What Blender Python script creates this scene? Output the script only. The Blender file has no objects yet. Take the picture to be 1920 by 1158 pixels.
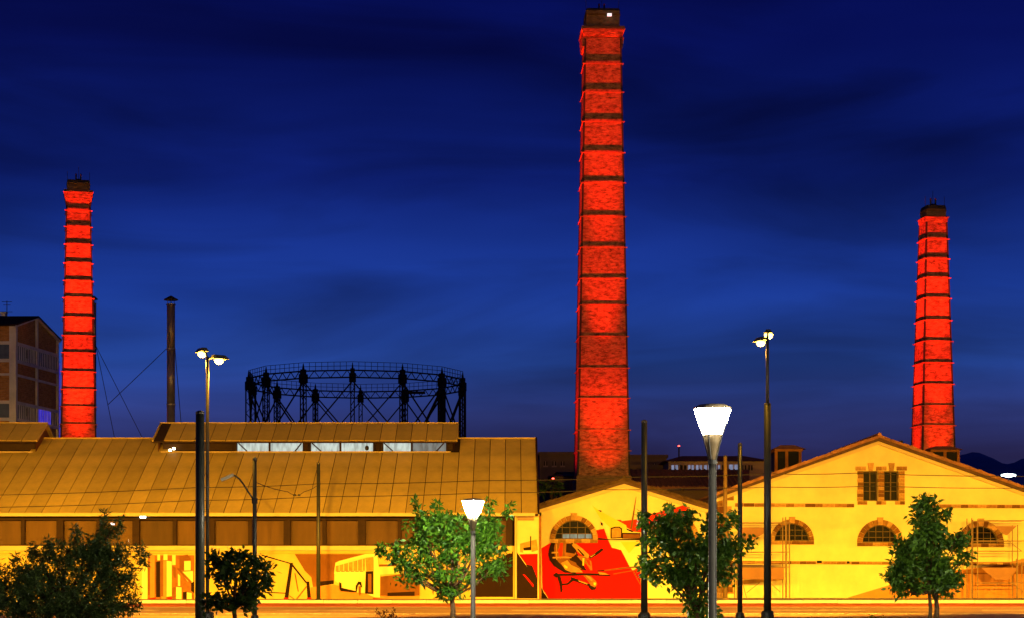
import bpy, bmesh, math, random
import numpy as np
from mathutils import Vector, Matrix
from mathutils.geometry import tessellate_polygon

random.seed(7)
RNG = np.random.default_rng(7)
SC = bpy.context.scene
COL = SC.collection
rad = math.radians

# ------------------------------------------------------------------ camera
F, CH, YH = 3600.0, 1.7, 1075.0           # focal length in photo pixels, eye height, horizon row
cam = bpy.data.objects.new('camera', bpy.data.cameras.new('camera'))
COL.objects.link(cam)
cam.location = (0, 0, CH)
cam.rotation_euler = (rad(90), 0, 0)
cam.data.sensor_width = 36
cam.data.sensor_fit = 'HORIZONTAL'
cam.data.lens = 36 * F / 1920
cam.data.shift_y = (YH - 579) / 1920
cam.data.clip_end = 6000
SC.camera = cam

def s2l(r, g, b):
    f = lambda c: c / 12.92 if c <= 0.04045 else ((c + 0.055) / 1.055) ** 2.4
    return (f(r / 255), f(g / 255), f(b / 255), 1)

# ------------------------------------------------------------------ dusk sky
W = bpy.data.worlds.new('World')
SC.world = W
W.use_nodes = True
nt = W.node_tree
nt.nodes.clear()
def N(t, **kw):
    n = nt.nodes.new(t)
    for k, v in kw.items():
        setattr(n, k, v)
    return n
def LK(a, b):
    nt.links.new(a, b)
tc = N('ShaderNodeTexCoord')
sep = N('ShaderNodeSeparateXYZ'); LK(tc.outputs['Generated'], sep.inputs[0])
mr = N('ShaderNodeMapRange'); LK(sep.outputs[2], mr.inputs[0])
mr.inputs[1].default_value = 0.0; mr.inputs[2].default_value = 0.4
ramp = N('ShaderNodeValToRGB'); LK(mr.outputs[0], ramp.inputs[0])
SKY = [(0.0, (40, 38, 72)), (0.15, (46, 46, 96)), (0.205, (46, 58, 122)), (0.27, (38, 72, 158)), (0.36, (27, 58, 148)),
       (0.50, (15, 33, 116)), (0.66, (8, 18, 92)), (0.80, (4, 10, 74)), (1.0, (1, 5, 54))]
el = ramp.color_ramp.elements
el[0].position, el[0].color = SKY[0][0], s2l(*SKY[0][1])
el[1].position, el[1].color = SKY[-1][0], s2l(*SKY[-1][1])
for p, c in SKY[1:-1]:
    e = el.new(p); e.color = s2l(*c)
mp = N('ShaderNodeMapping'); LK(tc.outputs['Generated'], mp.inputs[0])
mp.inputs['Scale'].default_value = (3.2, 3.2, 17.0)
mp.inputs['Rotation'].default_value = (0, rad(5), 0)
no = N('ShaderNodeTexNoise'); LK(mp.outputs[0], no.inputs['Vector'])
no.inputs['Scale'].default_value = 1.25; no.inputs['Detail'].default_value = 5; no.inputs['Roughness'].default_value = .5
no.inputs['Distortion'].default_value = .7
cr = N('ShaderNodeValToRGB'); LK(no.outputs[0], cr.inputs[0])
cr.color_ramp.elements[0].position = .42; cr.color_ramp.elements[0].color = (0, 0, 0, 1)
cr.color_ramp.elements[1].position = .68; cr.color_ramp.elements[1].color = (1, 1, 1, 1)
dark = N('ShaderNodeMix', data_type='RGBA', blend_type='MULTIPLY')
cmul = N('ShaderNodeMath', operation='MULTIPLY'); LK(cr.outputs[0], cmul.inputs[0]); cmul.inputs[1].default_value = .8
LK(cmul.outputs[0], dark.inputs[0]); LK(ramp.outputs[0], dark.inputs[6]); dark.inputs[7].default_value = (.60, .46, .42, 1)
mp2 = N('ShaderNodeMapping'); LK(tc.outputs['Generated'], mp2.inputs[0])
mp2.inputs['Scale'].default_value = (2.0, 2.0, 9.0); mp2.inputs['Location'].default_value = (3.1, .4, 2.6)
no2 = N('ShaderNodeTexNoise'); LK(mp2.outputs[0], no2.inputs['Vector'])
no2.inputs['Scale'].default_value = 1.6; no2.inputs['Detail'].default_value = 3
mr2 = N('ShaderNodeMapRange'); LK(no2.outputs[0], mr2.inputs[0])
mr2.inputs[1].default_value = .3; mr2.inputs[2].default_value = .7; mr2.inputs[3].default_value = .62; mr2.inputs[4].default_value = 1.25
sc = N('ShaderNodeVectorMath', operation='SCALE'); LK(dark.outputs[2], sc.inputs[0]); LK(mr2.outputs[0], sc.inputs['Scale'])
bg = N('ShaderNodeBackground'); LK(sc.outputs[0], bg.inputs[0]); bg.inputs[1].default_value = 1.0
wo = N('ShaderNodeOutputWorld'); LK(bg.outputs[0], wo.inputs[0])

# after sunset: no sun lamp; the place is lit by its lamps (built with their lamps below)
SODIUM = (1.0, .475, .03)
SODIUM_W = 40000.0          # each sodium head
REDW = .64                  # scale of the chimney floodlights
GLOBE_NEAR, GLOBE_FAR = 110.0, 1100.0   # radiance of the white post-top lamps
SC.view_settings.view_transform = 'Standard'
SC.view_settings.look = 'None'
SC.view_settings.exposure = 0
SC.view_settings.gamma = 1
SC.view_settings.use_curve_mapping = False
SC.cycles.max_bounces = 5
SC.cycles.diffuse_bounces = 3
SC.cycles.glossy_bounces = 3
SC.cycles.transparent_max_bounces = 4

# ------------------------------------------------------------------ materials
MATS = {}
EACH = {'brown_roof_sheet': .13, 'brown_window_panel': .25, 'rubble_stone': .2, 'pale_stone': .2, 'dark_stone': .2, 'pale_kerb_stone': .12}
def M(name, col, rough=.8, var=.22, vs=1.5, bump=.15, bs=12., metal=0., spec=.1, streak=0.):
    if name in MATS:
        return MATS[name]
    m = bpy.data.materials.new(name); m.use_nodes = True
    t = m.node_tree; n = t.nodes; L = t.links
    b = n['Principled BSDF']
    b.inputs['Roughness'].default_value = rough
    b.inputs['Metallic'].default_value = metal
    b.inputs['Specular IOR Level'].default_value = spec
    c = n.new('ShaderNodeTexCoord')
    a = n.new('ShaderNodeTexNoise'); a.inputs['Scale'].default_value = vs; a.inputs['Detail'].default_value = 6
    a.inputs['Roughness'].default_value = .62
    if streak:
        mpp = n.new('ShaderNodeMapping'); mpp.inputs['Scale'].default_value = (1, 1, streak)
        L.new(c.outputs['Object'], mpp.inputs[0]); L.new(mpp.outputs[0], a.inputs['Vector'])
    else:
        L.new(c.outputs['Object'], a.inputs['Vector'])
    r = n.new('ShaderNodeValToRGB')
    e = r.color_ramp.elements
    e[0].position = .3; e[1].position = .7
    e[0].color = tuple(max(0, x * (1 - var)) for x in col) + (1,)
    e[1].color = tuple(min(1, x * (1 + var)) for x in col) + (1,)
    L.new(a.outputs[0], r.inputs[0])
    if name in EACH:
        oi = n.new('ShaderNodeObjectInfo'); mrr = n.new('ShaderNodeMapRange'); L.new(oi.outputs['Random'], mrr.inputs[0])
        mrr.inputs[3].default_value = 1 - EACH[name]; mrr.inputs[4].default_value = 1 + EACH[name]
        vv = n.new('ShaderNodeVectorMath'); vv.operation = 'SCALE'; L.new(r.outputs[0], vv.inputs[0]); L.new(mrr.outputs[0], vv.inputs['Scale'])
        L.new(vv.outputs[0], b.inputs['Base Color'])
    else:
        L.new(r.outputs[0], b.inputs['Base Color'])
    if bump:
        a2 = n.new('ShaderNodeTexNoise'); a2.inputs['Scale'].default_value = bs; a2.inputs['Detail'].default_value = 4
        L.new(c.outputs['Object'], a2.inputs['Vector'])
        bp = n.new('ShaderNodeBump'); bp.inputs['Strength'].default_value = bump; bp.inputs['Distance'].default_value = .05
        L.new(a2.outputs[0], bp.inputs['Height']); L.new(bp.outputs[0], b.inputs['Normal'])
    MATS[name] = m
    return m

def brick(name, c1, c2, mortar, bw=.28, bh=.09, blotch=.5):
    m = bpy.data.materials.new(name); m.use_nodes = True
    t = m.node_tree; n = t.nodes; L = t.links
    b = n['Principled BSDF']; b.inputs['Roughness'].default_value = .9; b.inputs['Specular IOR Level'].default_value = .1
    c = n.new('ShaderNodeTexCoord'); s = n.new('ShaderNodeSeparateXYZ'); L.new(c.outputs['Object'], s.inputs[0])
    ad = n.new('ShaderNodeMath'); L.new(s.outputs[0], ad.inputs[0]); L.new(s.outputs[1], ad.inputs[1])
    cb = n.new('ShaderNodeCombineXYZ'); L.new(ad.outputs[0], cb.inputs[0]); L.new(s.outputs[2], cb.inputs[1])
    bt = n.new('ShaderNodeTexBrick'); L.new(cb.outputs[0], bt.inputs[0])
    bt.inputs['Color1'].default_value = c1 + (1,); bt.inputs['Color2'].default_value = c2 + (1,)
    bt.inputs['Mortar'].default_value = mortar + (1,)
    bt.inputs['Scale'].default_value = 1; bt.inputs['Mortar Size'].default_value = .012
    bt.inputs['Brick Width'].default_value = bw; bt.inputs['Row Height'].default_value = bh
    ns = n.new('ShaderNodeTexNoise'); ns.inputs['Scale'].default_value = 2.4; ns.inputs['Detail'].default_value = 8
    ns.inputs['Roughness'].default_value = .75
    mpp = n.new('ShaderNodeMapping'); mpp.inputs['Scale'].default_value = (1, 1, 2.2)
    L.new(c.outputs['Object'], mpp.inputs[0]); L.new(mpp.outputs[0], ns.inputs['Vector'])
    r = n.new('ShaderNodeValToRGB'); r.color_ramp.elements[0].position = .36; r.color_ramp.elements[1].position = .56
    v = 1 - blotch
    r.color_ramp.elements[0].color = (v, v, v, 1); r.color_ramp.elements[1].color = (1, 1, 1, 1)
    L.new(ns.outputs[0], r.inputs[0])
    mx = n.new('ShaderNodeMix'); mx.data_type = 'RGBA'; mx.blend_type = 'MULTIPLY'; mx.inputs[0].default_value = 1
    L.new(bt.outputs[0], mx.inputs[6]); L.new(r.outputs[0], mx.inputs[7]); L.new(mx.outputs[2], b.inputs['Base Color'])
    bp = n.new('ShaderNodeBump'); bp.inputs['Strength'].default_value = .7; bp.inputs['Distance'].default_value = .05
    iv = n.new('ShaderNodeMath'); iv.operation = 'SUBTRACT'; L.new(ns.outputs[0], iv.inputs[0]); L.new(bt.outputs['Fac'], iv.inputs[1])
    L.new(iv.outputs[0], bp.inputs['Height']); L.new(bp.outputs[0], b.inputs['Normal'])
    MATS[name] = m
    return m

def glow(name, col, strength):
    m = bpy.data.materials.new(name); m.use_nodes = True
    n = m.node_tree.nodes; b = n['Principled BSDF']
    b.inputs['Base Color'].default_value = (.5, .5, .5, 1)
    b.inputs['Emission Color'].default_value = col + (1,); b.inputs['Emission Strength'].default_value = strength
    MATS[name] = m
    return m

def lit_glass(name, col, strength):
    """a window lit from the room behind: uneven glow with faint things standing in it"""
    m = bpy.data.materials.new(name); m.use_nodes = True
    t = m.node_tree; n = t.nodes; L = t.links; b = n['Principled BSDF']
    b.inputs['Base Color'].default_value = (.03, .03, .03, 1); b.inputs['Roughness'].default_value = .5; b.inputs['Specular IOR Level'].default_value = .1
    c = n.new('ShaderNodeTexCoord'); mpp = n.new('ShaderNodeMapping'); mpp.inputs['Scale'].default_value = (3.2, 1, .8)
    L.new(c.outputs['Object'], mpp.inputs[0])
    a = n.new('ShaderNodeTexNoise'); a.inputs['Scale'].default_value = 1.3; a.inputs['Detail'].default_value = 4; L.new(mpp.outputs[0], a.inputs['Vector'])
    r = n.new('ShaderNodeValToRGB'); r.color_ramp.elements[0].position = .3; r.color_ramp.elements[1].position = .6
    r.color_ramp.elements[0].color = tuple(x * .45 for x in col) + (1,); r.color_ramp.elements[1].color = col + (1,)
    L.new(a.outputs[0], r.inputs[0]); L.new(r.outputs[0], b.inputs['Emission Color']); b.inputs['Emission Strength'].default_value = strength
    MATS[name] = m
    return m

def leaf_mat(name, c1, c2):
    m = bpy.data.materials.new(name); m.use_nodes = True
    t = m.node_tree; n = t.nodes; L = t.links; b = n['Principled BSDF']; out = n['Material Output']
    g = n.new('ShaderNodeNewGeometry'); r = n.new('ShaderNodeValToRGB')
    r.color_ramp.elements[0].color = c1 + (1,); r.color_ramp.elements[1].color = c2 + (1,)
    L.new(g.outputs['Random Per Island'], r.inputs[0]); L.new(r.outputs[0], b.inputs['Base Color'])
    b.inputs['Roughness'].default_value = .5; b.inputs['Specular IOR Level'].default_value = .35
    tr = n.new('ShaderNodeBsdfTranslucent'); L.new(r.outputs[0], tr.inputs[0])
    mx = n.new('ShaderNodeMixShader'); mx.inputs[0].default_value = .3
    L.new(b.outputs[0], mx.inputs[1]); L.new(tr.outputs[0], mx.inputs[2]); L.new(mx.outputs[0], out.inputs[0])
    MATS[name] = m
    return m

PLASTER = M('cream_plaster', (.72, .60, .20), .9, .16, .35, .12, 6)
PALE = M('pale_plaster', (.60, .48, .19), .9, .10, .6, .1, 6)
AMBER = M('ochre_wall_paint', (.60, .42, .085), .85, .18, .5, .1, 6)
ROOFM = M('brown_roof_sheet', (.62, .44, .08), .6, .22, .6, .06, 5, spec=.12, streak=.3)
DROOF = M('dark_roof_base', (.05, .03, .015), .8)
GUTTER = M('cream_metal_gutter', (.62, .46, .16), .5, .08)
POSTB = M('dark_brown_post', (.03, .014, .005), .6)
BLIND = M('brown_window_panel', (.095, .048, .008), .5, .25, .9, .04, 4, spec=.12, streak=.2)
STONE = M('rubble_stone', (.30, .15, .03), .9, .35, 3, .5, 10)
STONE2 = M('pale_stone', (.42, .24, .06), .9, .3, 3, .5, 10)
STONE3 = M('dark_stone', (.17, .075, .015), .9, .3, 3, .5, 10)
TILE = M('clay_roof_tile', (.30, .14, .055), .85, .4, 2.5, .4, 8)
TIMBER = M('dark_timber', (.10, .06, .03), .8, .3, 2)
GLASS = M('dark_window_glass', (.003, .0026, .002), .3, .3, 1, 0, 2, spec=.03)
BAR = M('painted_window_bar', (.12, .08, .025), .6)
IRON = M('rusty_iron_strap', (.30, .11, .06), .8, .3, 4)
DIRON = M('dark_iron', (.035, .03, .03), .7, .3, 2)
GIRON = M('gasholder_iron', (.022, .018, .02), .7, .3, 1)
POLE = M('dark_green_pole_paint', (.028, .03, .02), .45, .25, 3, .05, 8, spec=.5)
POLEO = M('grey_lamp_pole_paint', (.06, .052, .032), .45, .12, 3, .05, 8, spec=.5)
POLEG = M('grey_steel_post', (.034, .032, .026), .4, .12, 3, .05, 8, spec=.5)
CABLE = M('black_cable', (.02, .018, .016), .6, 0, 1, 0)
BARK = M('bark', (.11, .065, .03), .9, .35, 6, .6, 14, streak=.3)
ASPHALT = M('worn_asphalt', (.18, .10, .045), .42, .3, .35, .25, 30, spec=.55)
PAVE = M('pavement_slab', (.30, .25, .19), .75, .2, 1.2, .2, 14)
KERB = M('pale_kerb_stone', (.55, .49, .40), .7, .15, 2)
LINE = M('road_paint', (.78, .74, .66), .5, .12, 2, .05)
EARTH = M('dry_ground', (.07, .06, .045), .95, .3, .1, .2, 2)
BRICKC = brick('chimney_brick', (.46, .19, .085), (.27, .10, .05), (.36, .24, .16), .27, .088, .78)
BRICKP = brick('plinth_brick', (.26, .15, .075), (.20, .11, .055), (.22, .16, .10), .3, .10, .5)
BRICKB = brick('factory_brick', (.62, .34, .11), (.50, .25, .08), (.5, .36, .2), .5, .17, .4)
FRAMEP = M('pale_concrete_frame', (.72, .74, .72), .8, .15, 1)
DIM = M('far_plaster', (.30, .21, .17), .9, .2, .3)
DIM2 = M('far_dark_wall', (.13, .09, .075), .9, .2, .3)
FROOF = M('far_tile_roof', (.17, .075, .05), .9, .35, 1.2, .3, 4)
STEEL = M('galvanised_flue', (.26, .25, .235), .45, .5, .9, .1, 5, metal=.6, streak=.35)
ZINC = M('scaffold_tube', (.26, .17, .07), .5, .2, 4)
DECK = M('scaffold_plank', (.34, .18, .06), .8, .3, 2)
SHEET = M('brown_scaffold_sheet', (.30, .15, .055), .8, .15, 1)
HILLM = M('hill_scrub', (.62, .56, .56), 1, .3, .01)
LEAF_L = leaf_mat('street_tree_leaf', (.015, .075, .003), (.10, .26, .010))
LEAF_D = leaf_mat('dark_tree_leaf', (.03, .09, .005), (.11, .24, .014))
LEAF_K = leaf_mat('shaded_tree_leaf', (.02, .045, .005), (.06, .11, .012))
LEAF_O = leaf_mat('feathery_leaf', (.045, .085, .014), (.13, .20, .035))
SODG = glow('sodium_lamp_lens', (1.0, .62, .12), 8)
GLOBEM = {34.5: glow('added_lamp_shade', (1.0, .90, .66), 1000), 34.0: glow('frosted_lamp_shade', (1.0, .90, .66), GLOBE_NEAR), 58.0: glow('bright_frosted_lamp_shade', (1.0, .90, .66), GLOBE_FAR)}  # first shade belongs to the added lamps outside the frame
LITW = lit_glass('lit_roof_window', (.62, .74, .68), .95)
LITB = lit_glass('far_lit_window', (.40, .46, .72), .55)
LITG = lit_glass('lit_arch_pane', (.45, .58, .45), .5)
BLUEW = lit_glass('blue_lit_window', (.05, .04, 1.0), .75)
FACW = M('factory_window_glass', (.10, .15, .17), .25, .35, .9, .03, 2, spec=.6)
FACD = M('factory_dark_opening', (.01, .01, .01), .6)
REDG = glow('red_signal_lens', (1.0, .05, .03), 14)
WHITEG = glow('white_lamp_lens', (.72, .95, 1.0), 12)
WARMG = glow('warm_lamp_lens', (1.0, .8, .5), 8)
# mural paints
P_RED = M('red_mural_paint', (.60, .005, .001), .8, .08, 1, .05, 6)
P_ORG = M('orange_mural_paint', (.62, .03, .004), .8, .08, 1, .05, 6)
P_YEL = M('yellow_mural_paint', (.66, .56, .05), .8, .08, 1, .05, 6)
P_PAL = M('pale_yellow_mural_paint', (.76, .66, .20), .8, .08, 1, .05, 6)
P_DRK = M('black_brown_mural_paint', (.02, .008, .003), .8, .15, 1, .05, 6)
P_BRN = M('brown_mural_paint', (.20, .075, .012), .8, .2, .8, .05, 6)
P_MID = M('ochre_mural_paint', (.28, .11, .018), .8, .25, 2, .05, 6)
P_GLD = M('gold_mural_paint', (.44, .24, .04), .8, .25, 3, .05, 6)
P_ROD = M('orange_brown_mural_paint', (.52, .22, .04), .8, .15, .8, .05, 6)
P_CRM = M('cream_mural_paint', (.74, .60, .18), .8, .1, 1, .05, 6)
P_GRY = M('taupe_mural_paint', (.36, .23, .11), .8, .1, 1, .05, 6)

# ------------------------------------------------------------------ helpers
def at(px, py, d):
    return Vector(((px - 960) / F * d, d, CH + (YH - py) / F * d))
def X(px, d): return (px - 960) / F * d
def Z(py, d): return CH + (YH - py) / F * d

class MB:
    """collects shapes in world coordinates, then links them as ONE mesh object"""
    def __init__(self): self.v = []; self.f = []; self.m = []
    def add(self, vs, fs, mi=0):
        o = len(self.v); self.v += [tuple(p) for p in vs]; self.f += [tuple(i + o for i in f) for f in fs]; self.m += [mi] * len(fs); return self
    def box(self, a, b, mi=0):
        (x0, y0, z0), (x1, y1, z1) = a, b
        return self.add([(x0, y0, z0), (x1, y0, z0), (x1, y1, z0), (x0, y1, z0), (x0, y0, z1), (x1, y0, z1), (x1, y1, z1), (x0, y1, z1)],
                 [(0, 3, 2, 1), (4, 5, 6, 7), (0, 1, 5, 4), (1, 2, 6, 5), (2, 3, 7, 6), (3, 0, 4, 7)], mi)
    def hexa(self, bot, top, mi=0):
        return self.add(list(bot) + list(top), [(0, 3, 2, 1), (4, 5, 6, 7), (0, 1, 5, 4), (1, 2, 6, 5), (2, 3, 7, 6), (3, 0, 4, 7)], mi)
    def bar(self, p, q, w, h=None, mi=0, up=Vector((0, 0, 1))):
        p = Vector(p); q = Vector(q); h = h or w
        d = (q - p).normalized()
        s = d.cross(up)
        if s.length < .01: s = d.cross(Vector((0, 1, 0)))
        s.normalize(); u = s.cross(d)
        c = [(-w / 2, -h / 2), (w / 2, -h / 2), (w / 2, h / 2), (-w / 2, h / 2)]
        return self.hexa([p + s * a + u * b for a, b in c], [q + s * a + u * b for a, b in c], mi)
    def tube(self, pts, rs, n=8, mi=0, cap=True):
        pts = [Vector(p) for p in pts]
        if not hasattr(rs, '__len__'): rs = [rs] * len(pts)
        vs = []; fs = []
        ref = None
        for i, p in enumerate(pts):
            d = (pts[min(i + 1, len(pts) - 1)] - pts[max(i - 1, 0)]).normalized()
            if ref is None or abs(ref.dot(d)) > .95:
                ref = Vector((0, 1, 0)) if abs(d.y) < .8 else Vector((1, 0, 0))
            s = d.cross(ref).normalized(); u = s.cross(d)
            for k in range(n):
                a = 2 * math.pi * k / n
                vs.append(p + (s * math.cos(a) + u * math.sin(a)) * rs[i])
        for i in range(len(pts) - 1):
            for k in range(n):
                fs.append((i * n + k, i * n + (k + 1) % n, (i + 1) * n + (k + 1) % n, (i + 1) * n + k))
        if cap:
            fs.append(tuple(range(n - 1, -1, -1))); fs.append(tuple((len(pts) - 1) * n + k for k in range(n)))
        return self.add(vs, fs, mi)
    def lathe(self, c, prof, n=20, mi=0):
        vs = []; fs = []
        for r, z in prof:
            for k in range(n):
                a = 2 * math.pi * k / n
                vs.append((c[0] + r * math.cos(a), c[1] + r * math.sin(a), c[2] + z))
        for i in range(len(prof) - 1):
            for k in range(n):
                fs.append((i * n + k, i * n + (k + 1) % n, (i + 1) * n + (k + 1) % n, (i + 1) * n + k))
        fs.append(tuple(range(n - 1, -1, -1))); fs.append(tuple((len(prof) - 1) * n + k for k in range(n)))
        return self.add(vs, fs, mi)
    def prism(self, pts, y0, y1, mi=0):
        """outline in (x, z), given depth range; outline counter-clockwise seen from -Y"""
        n = len(pts)
        vs = [(x, y0, z) for x, z in pts] + [(x, y1, z) for x, z in pts]
        fs = [tuple(range(n)), tuple(range(2 * n - 1, n - 1, -1))] + [(i, i + n, (i + 1) % n + n, (i + 1) % n) for i in range(n)]
        return self.add(vs, fs, mi)
    def build(self, name, mat, parent=None, smooth=False, kind=None):
        off = ORG.get(parent.name, Vector((0, 0, 0))) if parent else Vector((0, 0, 0))
        rz = ROT.get(parent.name, 0) if parent else 0
        inv = Matrix.Rotation(-rz, 3, 'Z')
        me = bpy.data.meshes.new(name)
        vs = [inv @ (Vector(p) - off) for p in self.v] if rz else [(p[0] - off[0], p[1] - off[1], p[2] - off[2]) for p in self.v]
        me.from_pydata(vs, [], self.f); me.update()
        bm = bmesh.new(); bm.from_mesh(me); bmesh.ops.recalc_face_normals(bm, faces=bm.faces); bm.to_mesh(me); bm.free()
        for mm in (mat if isinstance(mat, (list, tuple)) else [mat]): me.materials.append(mm)
        if max(self.m, default=0): me.polygons.foreach_set('material_index', self.m)
        if smooth: me.polygons.foreach_set('use_smooth', [True] * len(me.polygons))
        o = bpy.data.objects.new(name, me); COL.objects.link(o)
        if parent:
            o.parent = parent; ORG[o.name] = off; ROT[o.name] = rz
        if kind: o['kind'] = kind
        return o
ORG, ROT = {}, {}

def tag(o, label, cat, group=None):
    o['label'] = label; o['category'] = cat
    if group: o['group'] = group
    return o
def thing(name, label, cat, loc, group=None, rz=0):
    o = bpy.data.objects.new(name, None); COL.objects.link(o)
    o.location = loc; o.rotation_euler = (0, 0, rz); o.empty_display_size = .5
    ORG[o.name] = Vector(loc); ROT[o.name] = rz
    return tag(o, label, cat, group)
def struct(o): o['kind'] = 'structure'; return o
def inst(name, me, parent, loc, rot=(0, 0, 0), scale=(1, 1, 1)):
    """one more object of a shared mesh; loc in world coordinates"""
    o = bpy.data.objects.new(name, me); COL.objects.link(o)
    o.parent = parent
    o.location = Vector(loc) - ORG[parent.name]; o.rotation_euler = rot; o.scale = scale
    ORG[o.name] = Vector(loc)
    return o
def mesh_of(mb, name, mat):
    me = bpy.data.meshes.new(name); me.from_pydata(mb.v, [], mb.f); me.update()
    bm = bmesh.new(); bm.from_mesh(me); bmesh.ops.recalc_face_normals(bm, faces=bm.faces); bm.to_mesh(me); bm.free()
    me.materials.append(mat)
    return me
def point(name, loc, power, col, r=.15, parent=None):
    l = bpy.data.lights.new(name, 'POINT'); l.energy = power; l.color = col; l.shadow_soft_size = r
    o = bpy.data.objects.new(name, l); COL.objects.link(o); o.location = loc
    return o
def spot(name, loc, target, half, power, col, blend=.8, r=.2):
    l = bpy.data.lights.new(name, 'SPOT'); l.energy = power; l.color = col; l.shadow_soft_size = r
    l.spot_size = rad(half * 2); l.spot_blend = blend
    o = bpy.data.objects.new(name, l); COL.objects.link(o); o.location = loc
    o.rotation_euler = (Vector(target) - Vector(loc)).to_track_quat('-Z', 'Y').to_euler()
    return o

def wall_with_holes(mb, outer, holes, y, reveal, mi=0, rmi=0):
    """front wall in the plane Y=y with real openings and their reveals"""
    loops = [[Vector((x, z, 0)) for x, z in outer]] + [[Vector((x, z, 0)) for x, z in h] for h in holes]
    flat = [p for l in loops for p in l]
    tri = tessellate_polygon(loops)
    mb.add([(p.x, y, p.y) for p in flat], [tuple(t) for t in tri], mi)
    for h in holes:
        n = len(h)
        mb.add([(x, y, z) for x, z in h] + [(x, y + reveal, z) for x, z in h],
               [(i, (i + 1) % n, (i + 1) % n + n, i + n) for i in range(n)], rmi)

def paint(parent, polys, y, mats, name='mural', lift=0):
    """flat painted shapes on a wall, each a few mm over the one below"""
    mb = MB()
    for k, (mi, pts) in enumerate(polys):
        yy = y - .006 - .003 * (k + lift)
        mb.add([(X(px, y), yy, Z(py, y)) for px, py in pts], [tuple(range(len(pts)))], mi)
    off = ORG[parent.name]
    me = bpy.data.meshes.new(name)
    me.from_pydata([(p[0] - off[0], p[1] - off[1], p[2] - off[2]) for p in mb.v], [], mb.f); me.update()
    for m in mats: me.materials.append(m)
    me.polygons.foreach_set('material_index', mb.m)
    o = bpy.data.objects.new(name, me); COL.objects.link(o); o.parent = parent
    return o

# ------------------------------------------------------------------ ground, road, pavements
g = MB(); g.add([(-3000, -50, -.12), (3000, -50, -.12), (3000, 5000, -.12), (-3000, 5000, -.12)], [(0, 1, 2, 3)])
struct(g.build('ground', EARTH))
DK = 112.0                                   # far kerb of the road
g = MB(); g.add([(-160, 66.5, 0), (160, 66.5, 0), (160, DK, 0), (-160, DK, 0)], [(0, 1, 2, 3)])
road = struct(g.build('road', ASPHALT))
def edge_line(d, w, name='added_road_line', x0=-150, x1=150):
    q = MB(); q.add([(x0, d, .004), (x1, d, .004), (x1, d + w, .004), (x0, d + w, .004)], [(0, 1, 2, 3)])
    return q.build(name, LINE, road)
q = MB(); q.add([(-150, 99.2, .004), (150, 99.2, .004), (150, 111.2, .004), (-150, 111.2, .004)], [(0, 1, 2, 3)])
q.build('tail_light_strip', M('tail_light_red', (.42, .085, .02), .5, .3, .5, .25, 30), road)  # added red strip carries the glow of passing tail lights in its colour
edge_line(98.2, .7); edge_line(81.6, .5)  # white lines added in place of passing headlight streaks
for k in range(12):
    edge_line(89.6, .35, x0=-66 + k * 11, x1=-60.5 + k * 11)
g = MB(); g.box((-160, DK + .35, -.1), (160, 160, .13)); far_pave = struct(g.build('pavement', PAVE))
km = mesh_of(MB().box((-.99, 0, 0), (.99, .32, .17)), 'kerb_stone', KERB)
kroot = bpy.data.objects.new('kerb', None); COL.objects.link(kroot); kroot.location = (0, DK, 0); kroot['kind'] = 'structure'; ORG['kerb'] = Vector((0, DK, 0))
for k in range(48):
    inst('kerb_stone', km, kroot, (-46 + k * 2.0 + random.uniform(-.004, .004), DK + random.uniform(-.01, .01), random.uniform(-.006, .006)))
g = MB(); g.box((-160, -40, -.1), (160, 66.1, .0)); struct(g.build('near_pavement', PAVE))
g = MB(); g.box((-160, 66.12, -.1), (160, 66.48, .13)); struct(g.build('near_kerb', KERB))

# ------------------------------------------------------------------ far hills
def hill(name, pts, d, depth):
    q = MB(); n = len(pts)
    vs = []
    for px, py in pts: vs.append((X(px, d), d, -2))
    for px, py in pts: vs.append((X(px, d), d + depth * .4, Z(py, d) * .8))
    for px, py in pts: vs.append((X(px, d), d + depth, Z(py, d + depth)))
    for px, py in pts: vs.append((X(px, d), d + depth * 2, -2))
    fs = [(r * n + i, r * n + i + 1, (r + 1) * n + i + 1, (r + 1) * n + i) for r in range(3) for i in range(n - 1)]
    q.add(vs, fs)
    return struct(q.build(name, HILLM, smooth=True))
hp = []
for i in range(80):
    px = 1400 + i * 16
    hp.append((px, 859 + 8 * math.sin(i * .31) + 6 * math.sin(i * .9 + 1) + random.uniform(-2, 2) - max(0, (px - 1780)) * .01 + max(0, 1700 - px) * .25))
hill('hill', hp, 1400, 300)

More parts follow.
